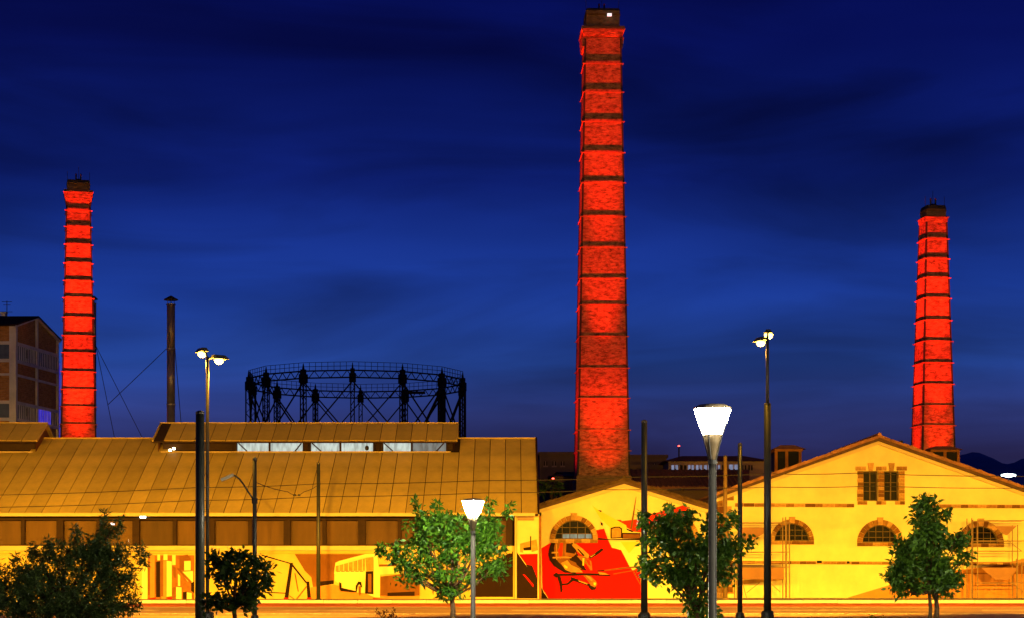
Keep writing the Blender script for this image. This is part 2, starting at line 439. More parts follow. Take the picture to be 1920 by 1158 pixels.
# ------------------------------------------------------------------ street lamps with sodium heads
def sodium_lamp(px, d, z_head, label, heads, shaft, real=None):
    x = real if real is not None else X(px, d)
    t = thing('street_lamp', label, 'street lamp', (x, d, 0), 'sodium street lamps along the road')
    q = MB()
    (z1, r1, z2, r2) = shaft
    if z1 > .5:
        MB().tube([(x, d, 0), (x, d, z1)], [r1 * 1.1, r1], 12).build('shaft', POLE, t, True)
        MB().tube([(x, d, z1), (x, d, z1 + .05)], [r1 * 1.08, r1 * .8], 12).build('collar', POLEO, t)
    MB().tube([(x, d, z1), (x, d, z2)], [r2 * 1.15, r2], 10).build('pole', POLEO, t, True)
    MB().lathe((x, d, 0), [(.24, 0), (.24, .25), (.2, .32), (r2, .34)], 12).build('base', POLE, t)
    for hx, hy, hz in heads:
        # arm from pole top, flat housing, glowing lens under it
        e = Vector((x + hx, d + hy, hz))
        MB().tube([(x, d, z2 - .1), (x + hx * .3, d + hy * .3, hz + .05 + (z2 - hz) * .3), e + Vector((0, 0, .1))], .035, 6).build('arm', POLEO, t)
        dv = Vector((hx, hy, 0)).normalized(); sv = Vector((-dv.y, dv.x, 0))
        bot = [e + dv * a + sv * b + Vector((0, 0, .06)) for a, b in ((-.32, -.15), (.36, -.17), (.36, .17), (-.32, .15))]
        top = [e + dv * a + sv * b + Vector((0, 0, .2)) for a, b in ((-.25, -.08), (.2, -.1), (.2, .1), (-.25, .08))]
        h = MB().hexa(bot, top).build('lamp_head', POLEO, t)
        vs = []
        q = MB(); prof = [(0.14, .058), (.17, .02), (.15, -.07), (.08, -.13)]
        q.lathe((e.x, e.y, e.z), prof, 14); q.build('lens', SODG, h, True)
        # road optics: the head throws its light across the road, not back down its own pole
        L0 = e + Vector((0, .1, -.3)); sp = spot('sodium_light', L0, L0 + Vector((0, 10, -2.9)), 23, SODIUM_W, SODIUM, .95, .12); sp.scale = (3.4, 1, 1)
        spot('sodium_spill', L0, L0 + Vector((0, 10, .5)), 78, 3600, SODIUM, .6, .12); point('sodium_glow', e + Vector((0, 0, -.3)), 420, SODIUM, .12)
        rs = spot('sodium_road_light', L0, L0 + Vector((0, 10, -8.2)), 37, 42000, SODIUM, .7, .12); rs.scale = (1.25, 1, 1)
    return t
dL, dR = 70.0, 72.0
sodium_lamp(389, dL, 9.5, 'orange street lamp on a slim pole before the long brown roof',
            [(X(375, dL) - X(389, dL), .5, Z(659, dL)), (X(408, dL) - X(389, dL), .35, Z(673, dL))], (0.34, .12, Z(668, dL), .058))
sodium_lamp(1439, dR, 10.3, 'tall orange street lamp whose dark lower shaft is thicker than its bright upper pole',
            [(X(1447, dR) - X(1439, dR), .9, Z(622, dR)), (X(1430, dR) - X(1439, dR), .6, Z(638, dR))], (Z(757, dR), .13, Z(630, dR), .055))
# the same row of lamps goes on along the road past both edges of the frame
for i, (xx, dd) in enumerate(((-32.0, 72.0), (30.5, 73.5), (-52.0, 72.0), (51.0, 74.0))):
    sodium_lamp(0, dd, 9.8, ['orange street lamp along the road past the left edge', 'orange street lamp along the road past the right edge',
                'farther orange street lamp along the road on the left', 'farther orange street lamp along the road on the right'][i],
                [(-.3, .5, 9.8), (.3, .7, 9.9)], (0.34, .12, 9.9, .07), real=xx)

# ------------------------------------------------------------------ white post-top lamps
def post_lamp(px, d, ytop, label, real=None):
    x = X(px, d) if real is None else real; zt = Z(ytop, d) if real is None else 4.5
    t = thing('post_top_lamp', label, 'street lamp', (x, d, 0), 'white post top lamps')
    MB().lathe((x, d, 0), [(.14, 0), (.14, .1), (.075, .14), (.07, zt - .93), (.062, zt - .92)], 16).build('post', POLEG, t, True)
    MB().lathe((x, d, zt - .98), [(.085, 0), (.085, .07), (.06, .075)], 16).build('collar', POLEG, t)
    MB().lathe((x, d, zt - .93), [(.06, 0), (.075, .12), (.13, .3), (.17, .47)], 18).build('holder', M('bronze_lamp_holder', (.20, .15, .085), .4, .1), t, True)
    MB().lathe((x, d, zt - .455), [(.165, 0), (.22, .12), (.275, .27), (.325, .43), (.325, .445)], 28).build('lamp_shade', GLOBEM.get(d, GLOBEM[34.0]) if real is None or real < 0 else GLOBEM[34.5], t, True)
    for k in range(4):
        a = math.pi / 4 + k * math.pi / 2 + .3
        c, s = math.cos(a), math.sin(a)
        MB().tube([(x + c * .07, d + s * .07, zt - .9), (x + c * .19, d + s * .19, zt - .45), (x + c * .345, d + s * .345, zt + .0)], .012, 5).build('rib', POLEG, t)
    MB().lathe((x, d, zt - .008), [(.34, 0), (.33, .03), (.24, .075), (.05, .095)], 24).build('lid', M('lamp_lid', (.45, .36, .22), .5, .1), t, True)
    return t
post_lamp(1336, 34.0, 765, 'tall nearer white post top lamp with a glowing cone shade')
post_lamp(887, 58.0, 938, 'smaller white post top lamp glowing before the leafy green tree')

# unseen lamps added outside the frame to brighten the dark trees
post_lamp(0, 52.0, 0, 'added unseen white post top lamp past the right edge, lighting the pointed tree', 17.6)
post_lamp(0, 33.0, 0, 'added unseen white post top lamp past the left edge, lighting the feathery tree', -12.5)
post_lamp(0, 30.0, 0, 'added unseen white post top lamp near the camera, lighting the street trees', 8.6)

# ------------------------------------------------------------------ trolley poles
def trolley_pole(px, d, ytop, w, label, mat=POLE, arm=None, collar=True):
    x = X(px, d); zt = Z(ytop, d); r = w / F * d / 2
    t = thing('trolley_pole', label, 'pole', (x, d, 0), 'overhead wire poles along the road')
    MB().tube([(x, d, 0), (x, d, zt - .1)], [r * 1.12, r * .94], 12).build('shaft', mat, t, True)
    MB().lathe((x, d, zt - .1), [(r * .98, 0), (r * .98, .08), (r * .4, .12)], 12).build('cap', POLEO, t)
    if collar: MB().lathe((x, d, 0), [(r * 2.0, 0), (r * 2.0, .12), (r * 1.7, .2), (r * 1.12, .24)], 12).build('base', mat, t)
    return t
trolley_pole(375, 60, 770, 17, 'thickest dark trolley pole, standing just left of the slim street lamp')
trolley_pole(1208, 74, 787, 11.5, 'dark trolley pole in front of the red mural, standing on a round base')
trolley_pole(1387.5, 73.6, 830, 8.5, 'thin dark trolley pole between the near white lamp and the tall street lamp')
trolley_pole(1360, 118.5, 853, 7.5, 'brown trolley pole standing at the corner of the big yellow gable house', M('brown_pole_paint', (.22, .14, .05), .5))
trolley_pole(597, 113.5, 866, 7, 'plain dark trolley pole before the bus mural')
tp = trolley_pole(477.5, 69.0, 857, 8, 'dark trolley pole carrying a curved bracket lamp arm')
# bracket lamp hangs on that pole and is lit only by its neighbours
d = 69.0; xp = X(477.5, d)
bl = thing('bracket_lamp', 'unlit lamp on a curved bracket arm clamped to a dark pole', 'street lamp', (xp, d, Z(938, d)))
pts = [(477.5, 938), (466, 922), (456, 906), (449, 897), (441, 891), (434, 889)]
MB().tube([at(a, b, d) for a, b in pts], .032, 8).build('arm', POLE, bl, True)
e0, e1 = at(438, 889, d), at(415, 899, d)
hb = MB(); hb.bar(e0, e1, .2, .1); hb.build('lamp_head', M('pale_lamp_head', (.55, .48, .30), .5), bl)
MB().tube([(xp, d, Z(943, d)), (xp, d, Z(933, d))], .105, 10).build('clamp', DIRON, bl)

# ------------------------------------------------------------------ long brown roofed hall
DH = 120.0
hall = thing('factory_hall', 'long low hall with brown sheet metal roof, window strip and painted wall', 'building', (X(500, DH), DH, 0))
xL, xR = -44.0, X(1009, DH)
ez, rz_ = Z(962, DH), Z(962, DH) + 5.49
rd = DH + 11.7
wy = DH + .55
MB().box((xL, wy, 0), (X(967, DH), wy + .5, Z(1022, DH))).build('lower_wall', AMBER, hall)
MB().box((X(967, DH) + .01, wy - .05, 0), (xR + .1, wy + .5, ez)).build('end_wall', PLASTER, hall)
MB().box((xL, wy - .28, Z(1031, DH)), (X(960, DH), wy + .4, Z(1022, DH))).build('ledge', GUTTER, hall)
MB().box((xL, wy - .12, Z(1036, DH)), (X(960, DH), wy + .1, Z(1031.5, DH))).build('ledge_moulding', AMBER, hall)
MB().box((xL, wy + .55, Z(1022, DH)), (X(967, DH), wy + .8, ez)).build('back_panel', DROOF, hall)
MB().box((xL, wy - .02, Z(969.5, DH) - .14), (X(963, DH), wy + .5, Z(969.5, DH))).build('window_head', POSTB, hall)
# window strip: every panel and post
posts = [(-252, 12), (-181, 7), (-110, 12), (-36, 7), (38, 7), (108, 13), (180, 7), (251, 13), (324, 7), (393, 13), (466, 7), (536, 13), (606, 7), (677, 14), (748, 7), (819, 13), (890, 7), (955, 12)]
for i, (px, w) in enumerate(posts):
    MB().box((X(px - w / 2, DH), wy + .05, Z(1021.8, DH)), (X(px + w / 2, DH), wy + .45, Z(972.5, DH))).build('window_post', POSTB, hall)
    if i < len(posts) - 1:
        q, w2 = posts[i + 1]
        x0, x1 = X(px + w / 2, DH) + .01, X(q - w2 / 2, DH) - .01
        MB().box((x0, wy + .32, Z(1021.5, DH)), (x1, wy + .36, Z(975, DH))).build('window_panel', BLIND, hall)
        MB().box((x0, wy + .26, Z(1021.6, DH)), (x1, wy + .44, Z(1019.8, DH))).build('window_rail', POSTB, hall)
# two small lit lamps under the eave
for px, py, s in ((268, 968.5, .17), (211, 981, .12)):
    c = at(px, py, wy + .2)
    MB().box((c.x - s, c.y - .06, c.z - .07), (c.x + s, c.y + .06, c.z + .07)).build('eave_light', WHITEG if px > 220 else glow('dim_white_lens', (.6, .75, 1.0), 1.2), hall)
# roof: base slab, then every sheet between the joints
sl = Vector((0, rd - DH, rz_ - ez)); sn = Vector((0, -(rz_ - ez), rd - DH)).normalized(); su = sl.normalized(); slen = sl.length
q = MB(); q.hexa([(xL, DH, ez - .16), (xR, DH, ez - .16), (xR, rd, rz_ - .16), (xL, rd, rz_ - .16)],
                 [(xL, DH, ez - .02), (xR, DH, ez - .02), (xR, rd, rz_ - .02), (xL, rd, rz_ - .02)]); q.build('roof_base', DROOF, hall)
q = MB(); q.hexa([(xL, rd + .05, rz_ - .2), (xR, rd + .05, rz_ - .2), (xR, rd + 12, ez - .2), (xL, rd + 12, ez - .2)],
                 [(xL, rd + .05, rz_), (xR, rd + .05, rz_), (xR, rd + 12, ez), (xL, rd + 12, ez)]); q.build('rear_roof', ROOFM, hall)
MB().bar((xL, rd, rz_ + .05), (xR, rd, rz_ + .05), .3, .09).build('ridge_cap', ROOFM, hall)
MB().bar((xL, DH - .09, ez - .06), (X(1003, DH), DH - .09, ez - .06), .2, .2).build('gutter', GUTTER, hall)
SP = 1.035
xm0, xm1 = -24.1, X(857, 128.8)               # roof lantern extent
xm2 = X(70, 128.8)
def panel_mesh(w, length, t=.05):
    b = MB(); b.hexa([(-w / 2, 0, 0), (w / 2, 0, 0), (w / 2, length * su.y, length * su.z), (-w / 2, length * su.y, length * su.z)],
                     [tuple(Vector(p) + sn * t) for p in ((-w / 2, 0, 0), (w / 2, 0, 0), (w / 2, length * su.y, length * su.z), (-w / 2, length * su.y, length * su.z))])
    return mesh_of(b, 'roof_sheet', ROOFM)
pm_full, pm_low = panel_mesh(SP - .045, slen), panel_mesh(SP - .045, slen * .795)
k = 0
xx = xR - SP / 2 - .01
while xx > xL:
    low = (xm0 + .4 < xx < xm1 - .3) or xx < xm2 - .3
    inst('roof_sheet', pm_low if low else pm_full, hall, (xx, DH + .02, ez + random.uniform(0, .018)))
    xx -= SP
# verge flashing at the roof's right end and the drain pipes below it
MB().bar((xR + .03, DH, ez + .05), (xR + .03, rd, rz_ + .05), .12, .16).build('verge_trim', POSTB, hall)
for px in (967, 1013):
    MB().tube([(X(px, DH), wy - .16, .1), (X(px, DH), wy - .16, Z(966, DH))], .07, 8).build('drain_pipe', GUTTER if px == 967 else P_MID, hall)
MB().box((X(971, DH), wy - .2, Z(974, DH)), (X(1001, DH), wy + .0, Z(965.5, DH))).build('vent_grille', P_GRY, hall)

def lantern_roof(x0, x1, name_parts):
    """raised lantern straddling the ridge: window strip under a small sheeted roof"""
    d0 = DH + 11.7 * .8; zb = ez + 5.49 * .8
    de, ze = d0 - .7, zb + .60 + .13
    zr = Z(793, rd)
    hip = X(303, rd) - X(288, de)
    return d0, zb, de, ze, zr
d0, zb, de, ze, zr = lantern_roof(xm0, xm1, None)
def lantern(x0, x1, left_open, lit):
    MB().box((x0 + .5, d0 + .45, zb - .3), (x1 - .3, d0 + .6, ze + .3)).build('lantern_back', DROOF, hall)
    MB().box((x0 + .45, d0 - .06, zb - .02), (x1 - .45, d0 + .18, zb + .1)).build('lantern_sill', GUTTER, hall)
    ang = math.atan2(zr - ze, rd - de); ll = math.hypot(zr - ze, rd - de)
    u = Vector((0, math.cos(ang), math.sin(ang))); nn = Vector((0, -math.sin(ang), math.cos(ang)))
    qq = MB(); qq.hexa([(x0, de, ze - .1), (x1, de, ze - .1), (x1, rd, zr - .1), (x0, rd, zr - .1)],
                       [(x0, de, ze - .01), (x1, de, ze - .01), (x1, rd, zr - .01), (x0, rd, zr - .01)]); qq.build('lantern_roof_base', DROOF, hall)
    b = MB(); w = SP - .045; c = ((-w / 2, 0), (w / 2, 0), (w / 2, ll), (-w / 2, ll))
    b.hexa([Vector((a, 0, 0)) + u * s for a, s in c], [Vector((a, 0, 0)) + u * s + nn * .05 for a, s in c])
    me = mesh_of(b, 'lantern_sheet', ROOFM)
    x = x1 - SP / 2
    while x > x0 + SP * .4:
        inst('lantern_sheet', me, hall, (x, de, ze + random.uniform(0, .015))); x -= SP
    qq = MB(); qq.hexa([(x0, rd + .05, zr - .12), (x1, rd + .05, zr - .12), (x1, rd + 3, ze), (x0, rd + 3, ze)],
                       [(x0, rd + .05, zr), (x1, rd + .05, zr), (x1, rd + 3, ze + .12), (x0, rd + 3, ze + .12)]); qq.build('lantern_rear_roof', ROOFM, hall)
    MB().bar((x0, rd, zr + .04), (x1, rd, zr + .04), .25, .08).build('lantern_ridge', ROOFM, hall)
    for xe, s in ((x0 + .25, 1), (x1 - .25, -1)):       # closed gable ends
        qq = MB(); qq.add([(xe, d0, zb - .2), (xe, d0, ze), (xe, rd, zr - .1), (xe, rd + 3, ze), (xe, rd + 3, zb - .5)], [(0, 1, 2, 3, 4)])
        qq.build('lantern_gable', P_BRN, hall)
    MB().bar((x0 + .02, de, ze + .03), (x0 + .02, rd, zr + .03), .1, .14).build('lantern_verge', ROOFM, hall)
    MB().bar((x1 - .02, de, ze + .03), (x1 - .02, rd, zr + .03), .1, .14).build('lantern_verge', ROOFM, hall)
lantern(xm0, xm1, False, True)
lantern(-46, xm2, False, False)
dw = d0 + .2
for a, b_ in ((445, 503), (507, 567), (583, 636), (640, 699), (719, 770), (774, 836)):
    w = MB().box((X(a, dw), dw + .12, zb + .1), (X(b_, dw), dw + .15, ze - .05)).build('lantern_window', LITW if a < 774 else lit_glass('dim_roof_window', (.30, .36, .36), .6), hall)
    MB().bar((X(b_ + 2, dw), dw + .1, zb + .08), (X(b_ + 2, dw), dw + .1, ze), .12, .12).build('mullion', POSTB, w)
for a in (574, 709, 440):
    MB().bar((X(a, dw), dw, zb + .08), (X(a, dw), dw, ze), .3, .3).build('lantern_post', POSTB, hall)
for a, b_ in ((447, 463), (565, 553), (585, 602), (720, 737), (832, 818)):
    MB().bar((X(a, dw), dw + .05, ze - .06), (X(b_, dw), dw + .05, zb + .12), .08, .08).build('lantern_brace', POSTB, hall)
q = MB(); q.lathe((X(688, dw), dw + .0, Z(838.5, dw)), [(.03, -.18), (.12, -.12), (.14, 0), (.1, .12), (.03, .15)], 10)
q.bar((X(688, dw), dw, ze), (X(688, dw), dw, Z(836, dw)), .04); q.build('pendant_horn', DIRON, hall)
for px, py in ((319, 843), (326, 840)):
    c = at(px, py, dw - .1); MB().lathe((c.x, c.y, c.z), [(.03, -.09), (.1, -.06), (.1, .06), (.03, .09)], 10).build('lantern_light', WARMG, hall)
# painted wall of the hall
zl = lambda *p: [(250 + a / 6.857, 1010 + b / 6.857) for a, b in p]
zb_ = lambda *p: [(490 + a / 6.4, 1000 + b / 6.4) for a, b in p]
pm = [P_CRM, P_BRN, P_ROD, P_DRK, P_MID, P_GLD, P_RED, P_GRY, P_PAL]
C_, B_, O_, K_, I_, G_, R_, Y_, L_ = range(9)
polys = [
    (I_, zl((185, 205), (785, 205), (785, 855), (185, 855))), (B_, zl((185, 300), (290, 290), (290, 700), (185, 720))),
    (L_, zl((110, 340), (180, 330), (180, 865), (110, 865))), (O_, zl((215, 200), (275, 200), (275, 800), (215, 800))),
    (K_, zl((293, 290), (345, 280), (345, 742), (293, 742))), (B_, zl((345, 280), (385, 277), (385, 742), (345, 742))), (O_, zl((385, 277), (430, 275), (430, 740), (385, 740))),
    (L_, zl((430, 275), (495, 285), (495, 728), (430, 738))), (L_, zl((310, 195), (345, 195), (345, 268), (310, 270))), (L_, zl((388, 190), (440, 190), (440, 265), (388, 268))),
    (C_, zl((500, 200), (545, 200), (545, 330), (500, 330))), (B_, zl((595, 210), (700, 195), (745, 260), (650, 280), (650, 400), (595, 390))), (L_, zl((655, 278), (738, 278), (738, 400), (655, 400))),
    (C_, zl((610, 420), (770, 405), (770, 560), (700, 540))), (B_, zl((500, 335), (545, 365), (545, 500), (520, 480))), (B_, zl((560, 375), (590, 370), (755, 545), (735, 570))), (C_, zl((575, 440), (605, 470), (605, 600), (575, 600))),
    (B_, zl((505, 620), (552, 612), (552, 850), (505, 850))), (L_, zl((552, 612), (622, 618), (622, 850), (552, 850))),
    (K_, zl((640, 680), (690, 670), (690, 768), (640, 768))), (L_, zl((690, 682), (752, 690), (752, 768), (690, 768))), (K_, zl((745, 560), (785, 540), (785, 690), (745, 660))),
    (R_, zl((185, 760), (290, 745), (290, 855), (185, 855))), (O_, zl((362, 735), (425, 735), (415, 855), (372, 855))), (R_, zl((440, 745), (500, 745), (500, 855), (450, 855))), (R_, zl((630, 775), (785, 765), (785, 855), (630, 855))),
    # yard, rig and bus
    (B_, zb_((400, 240), (1350, 240), (930, 330), (880, 400), (870, 600), (700, 625), (620, 640), (600, 520), (520, 440))),
    (K_, zb_((700, 570), (870, 555), (870, 600), (700, 625))),
    (O_, zb_((590, 640), (700, 625), (870, 605), (1240, 700), (1650, 730), (1900, 735), (1900, 830), (590, 830))),
    (K_, zb_((345, 345), (380, 345), (335, 690), (320, 828), (268, 828), (290, 690))), (K_, zb_((540, 570), (575, 570), (603, 828), (556, 828))),
    (K_, zb_((0, 245), (345, 345), (342, 358), (0, 259))), (K_, zb_((375, 358), (545, 575), (535, 592), (368, 385))), (K_, zb_((0, 690), (290, 705), (290, 716), (0, 700))),
    (B_, zb_((338, 735), (470, 828), (456, 828), (332, 745))), (B_, zb_((400, 800), (538, 625), (548, 634), (412, 808))), (B_, zb_((398, 470), (410, 470), (450, 690), (438, 690))),
    (R_, zb_((272, 765), (322, 765), (320, 828), (268, 828))), (R_, zb_((550, 765), (600, 765), (603, 828), (556, 828))),
    (C_, zb_((890, 345), (930, 325), (1250, 240), (1395, 238), (1410, 490), (1350, 755), (1250, 712), (1140, 700), (950, 680), (935, 600), (880, 560), (875, 460))),
    (G_, zb_((895, 385), (1245, 290), (1245, 440), (892, 448))), (L_, zb_((893, 345), (930, 326), (1250, 242), (1395, 240), (1395, 262), (1250, 266), (930, 345), (900, 362))), (L_, zb_((875, 462), (1245, 455), (1245, 485), (875, 482))),
]
for k in range(6):
    polys.append((C_, zb_((930 + k * 56, 376 - k * 15), (938 + k * 56, 374 - k * 15), (938 + k * 56, 446), (930 + k * 56, 446))))
    polys.append((B_, zb_((905 + k * 56, 446), (945 + k * 56, 445), (945 + k * 56, 452), (905 + k * 56, 453))))
polys += [
    (G_, zb_((1250, 285), (1345, 275), (1345, 440), (1262, 445))), (K_, zb_((1255, 448), (1345, 444), (1345, 722), (1245, 715))), (B_, zb_((1282, 480), (1322, 478), (1322, 700), (1282, 698))),
    (L_, zb_((1350, 290), (1395, 282), (1425, 500), (1425, 762), (1350, 755))), (K_, zb_((935, 575), (962, 590), (966, 675), (940, 665))),
    (K_, zb_((1135, 620), (1165, 570), (1200, 575), (1212, 640), (1200, 640), (1180, 600), (1160, 620), (1145, 700), (1132, 695))), (B_, zb_((1168, 625), (1195, 625), (1196, 720), (1180, 742), (1168, 700))),
    (K_, zb_((955, 642), (1140, 685), (1140, 700), (950, 684))), (C_, zb_((1410, 372), (1640, 330), (1720, 330), (1720, 470), (1415, 490))), (B_, zb_((1412, 365), (1640, 360), (1640, 385), (1412, 392))), (B_, zb_((1430, 510), (1900, 455), (1900, 735), (1430, 735))),
    (K_, zb_((1515, 705), (1840, 690), (1840, 740), (1515, 742))), (R_, zb_((1340, 768), (1670, 792), (1660, 826), (1370, 822))),
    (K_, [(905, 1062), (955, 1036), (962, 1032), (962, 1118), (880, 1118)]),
]
paint(hall, polys[:26], wy, pm, 'painted_tanks'); paint(hall, polys[26:29], wy, pm, 'painted_yard'); paint(hall, polys[29:39], wy, pm, 'painted_rig', 3); paint(hall, polys[39:-1], wy, pm, 'painted_bus', 13); paint(hall, polys[-1:], wy, pm, 'painted_dark_shape')  # last layer is a dark mural shape at the hall's right end
paint(hall, [(K_, [(969, 1034), (1008, 1090), (1008, 1121), (969, 1121)]), (R_, [(973, 1038), (1008, 1037), (1008, 1088)]), (K_, [(986, 1057), (998, 1059), (1008, 1085), (1008, 1095), (1000, 1084)]),
             (R_, [(980, 1075), (985, 1077), (1000, 1094), (1000, 1100)]), (G_, [(975, 1018), (1006, 1010), (1009, 1030), (990, 1036), (975, 1034)]), (P_K if False else K_, [(981, 1026), (995, 1024), (996, 1030), (982, 1031)]), (L_, [(980, 1031), (997, 1031), (996, 1036), (982, 1036)]),
             (K_, [(994, 1004), (996, 1004), (996, 1030), (994, 1030)])], wy - .05, pm)

# ------------------------------------------------------------------ stone helpers shared by the gabled houses
STM = [mesh_of(MB().box((-.5, -.5, -.5), (.5, .5, .5)), 'stone', m) for m in (STONE, STONE2, STONE3)]
def stone(parent, x0, x1, z0, z1, y, proud=.07, name='stone'):
    w, h = (x1 - x0) * .97, (z1 - z0) * .95
    p = proud + random.uniform(-.02, .02)
    return inst(name, random.choice(STM), parent, ((x0 + x1) / 2, y - p / 2 + .06, (z0 + z1) / 2), (0, random.uniform(-.01, .01), 0), (w, p + .12, h))
def vous(rin, rout, ang, m):
    b = MB(); pts = []
    for r, a in ((rin, -ang), (rout, -ang), (rout, ang), (rin, ang)):
        pts.append((r * math.sin(a), r * math.cos(a)))
    b.prism(pts, 0, .2)
    return mesh_of(b, 'arch_stone', m)
def arch_hole(cx, zb, r, n=18):
    return [(cx + r * math.cos(math.pi * k / n), zb + r * 1.0 * math.sin(math.pi * k / n)) for k in range(n + 1)]
def arch_window(house, px, py, half, outer, y, lit=False, nst=13):
    cx, zb = X(px, y), Z(py, y); r = half / F * y; ro = outer / F * y
    # glass, then its bars, arch stones and sill as sub-parts
    b = MB(); h = arch_hole(cx, zb + .01, r + .06); b.add([(x, y + .3, z) for x, z in h], [tuple(range(len(h)))])
    w = b.build('arched_window', GLASS, house)
    ang = math.pi / nst / 2
    ms = [vous(r, ro, ang * .93, m) for m in (STONE, STONE2, STONE3)]
    for k in range(nst):
        if k == nst // 2: continue
        a = -math.pi / 2 + (k + .5) * math.pi / nst
        inst('arch_stone', random.choice(ms), w, (cx, y - .07 - random.uniform(0, .035), zb), (0, a, 0), (1, 1, 1))
    kb = MB(); kw = r * .17; kb.prism([(cx - kw * .8, zb + r), (cx + kw * .8, zb + r), (cx + kw, zb + ro + .14), (cx - kw, zb + ro + .14)], y - .16, y + .1)
    kb.build('keystone', STONE2, w)
    for k in range(6):
        x0 = cx - ro + k * ro / 3; stone(w, x0, x0 + ro / 3, zb - .24, zb, y, .1, 'sill_stone')
    gb = MB()
    n = 5
    for k in range(1, n):
        xo = -r + 2 * r * k / n; hh = math.sqrt(max(.0, r * r - xo * xo))
        gb.box((cx + xo - .018, y + .2, zb), (cx + xo + .018, y + .26, zb + hh))
    for zz in (.3, .62):
        ww = math.sqrt(r * r - (zz * r) ** 2); gb.box((cx - ww, y + .19, zb + zz * r - .02), (cx + ww, y + .25, zb + zz * r + .02))
    gb.box((cx - r, y + .18, zb), (cx + r, y + .27, zb + .07))
    for k in range(16):
        a0, a1 = math.pi * k / 16, math.pi * (k + 1) / 16
        gb.bar((cx + (r - .03) * math.cos(a0), y + .22, zb + (r - .03) * math.sin(a0)), (cx + (r - .03) * math.cos(a1), y + .22, zb + (r - .03) * math.sin(a1)), .07, .07)
    gb.build('glazing_bar', BAR, w)
    if lit:
        for k in range(1, 5):
            x0 = cx - r + 2 * r * k / n + .03
            MB().box((x0, y + .27, zb + .07), (x0 + 2 * r / n - .06, y + .29, zb + .3 * r - .03)).build('lit_pane', LITG, w)
    return arch_hole(cx, zb, r)

def gable_roof(house, apex, eaveL, eaveR, y, back, over=.45, th=.26, tile=TILE):
    """apex, eaves as (x, z) of the roof's top edge; tiles along the verge are real"""
    for s, e in (('L', eaveL), ('R', eaveR)):
        dx, dz = e[0] - apex[0], e[1] - apex[1]
        L_ = math.hypot(dx, dz); nx, nz = (-dz / L_, dx / L_) if dx > 0 else (dz / L_, -dx / L_)
        nx, nz = -abs(nz) * 0 + nx, nz
        if nz < 0: nx, nz = -nx, -nz
        f0, f1 = y - over, back
        def slab(t0, t1, y0, y1, m, nm):
            q = MB()
            a0 = (apex[0] + nx * t0, apex[1] + nz * t0); a1 = (apex[0] + nx * t1, apex[1] + nz * t1)
            b0 = (e[0] + nx * t0, e[1] + nz * t0); b1 = (e[0] + nx * t1, e[1] + nz * t1)
            a0 = (apex[0], apex[1] + t0 / nz); a1 = (apex[0], apex[1] + t1 / nz)
            q.prism([a0, b0, b1, a1], y0, y1)
            return q.build(nm, m, house)
        slab(-.12, 0, f0, f1, tile, 'roof')
        slab(-.30, -.125, f0 + .1, y + .02, TIMBER, 'barge_board')
        slab(-.52, -.305, y - .20, y + .02, PALE, 'gable_cornice')
        # verge tiles
        q = MB(); n = int(L_ / .42)
        for k in range(n):
            t = (k + .5) / n; c = Vector((apex[0] + dx * t, 0, apex[1] + dz * t))
            u = Vector((dx / L_, 0, dz / L_)); p = Vector((c.x, f0 + .16 + random.uniform(-.03, .03), c.z + .03 + random.uniform(-.02, .03)))
            q.bar(p - u * .2, p + u * .2 + Vector((0, 0, -.03)), .3, .11)
        q.build('verge_tiles', tile, house, kind='stuff')
        # tile ribs running down the slope
        q = MB(); yy = f0 + .6
        while yy < f1:
            q.bar((apex[0], yy, apex[1] + .03), (e[0], yy, e[1] + .03), .12, .08); yy += .36
        q.build('tile_ribs', tile, house, kind='stuff')
    MB().tube([(apex[0], y - over - .02, apex[1] + .08), (apex[0], back, apex[1] + .08)], .14, 8).build('ridge_tile', tile, house)

# ------------------------------------------------------------------ small gabled house with the red mural
DM = 124.0
mh = thing('mural_house', 'small gabled house with a red mural and a half round window', 'building', (X(1170, DM), DM, 0))
ap = (X(1170, DM), Z(897, DM)); eL = (X(1008, DM), Z(946, DM)); eR = (X(1330, DM), Z(946, DM))
wl, wr = X(1015, DM), X(1324, DM)
def roof_z(apx, e, x): return apx[1] + (e[1] - apx[1]) * (x - apx[0]) / (e[0] - apx[0])
outer = [(wl, 0), (wr, 0), (wr, roof_z(ap, eR, wr) - .1), (ap[0], ap[1] - .1), (wl, roof_z(ap, eL, wl) - .1)]
holes = [arch_window(mh, 1076, 1010, 36, 45, DM, True), arch_window(mh, 1266, 1010, 36, 45, DM)]
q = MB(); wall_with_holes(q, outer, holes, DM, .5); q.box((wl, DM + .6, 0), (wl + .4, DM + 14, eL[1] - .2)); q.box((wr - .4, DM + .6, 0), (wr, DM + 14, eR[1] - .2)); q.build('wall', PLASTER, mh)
MB().box((wl + .4, DM + .7, 0), (wr - .4, DM + .8, eL[1])).build('inner_wall', DROOF, mh)
gable_roof(mh, ap, eL, eR, DM, DM + 14, .4, tile=M('dark_roof_tile', (.085, .05, .018), .85, .4, 2.5, .4, 8))
z9 = lambda *p: [(960 + a / 5.79, 930 + b / 5.79) for a, b in p]
mm = [P_RED, P_ORG, P_YEL, P_PAL, P_DRK, P_BRN, P_MID, P_GLD, P_CRM]
R, O, Y, PL, K, B, I, G, C = range(9)
arc = lambda cx, cy, r0, a0, a1, w, n=10: [(cx + r0 * math.cos(a0 + (a1 - a0) * k / n), cy + r0 * math.sin(a0 + (a1 - a0) * k / n)) for k in range(n + 1)] + [(cx + (r0 - w) * math.cos(a1 - (a1 - a0) * k / n), cy + (r0 - w) * math.sin(a1 - (a1 - a0) * k / n)) for k in range(n + 1)]
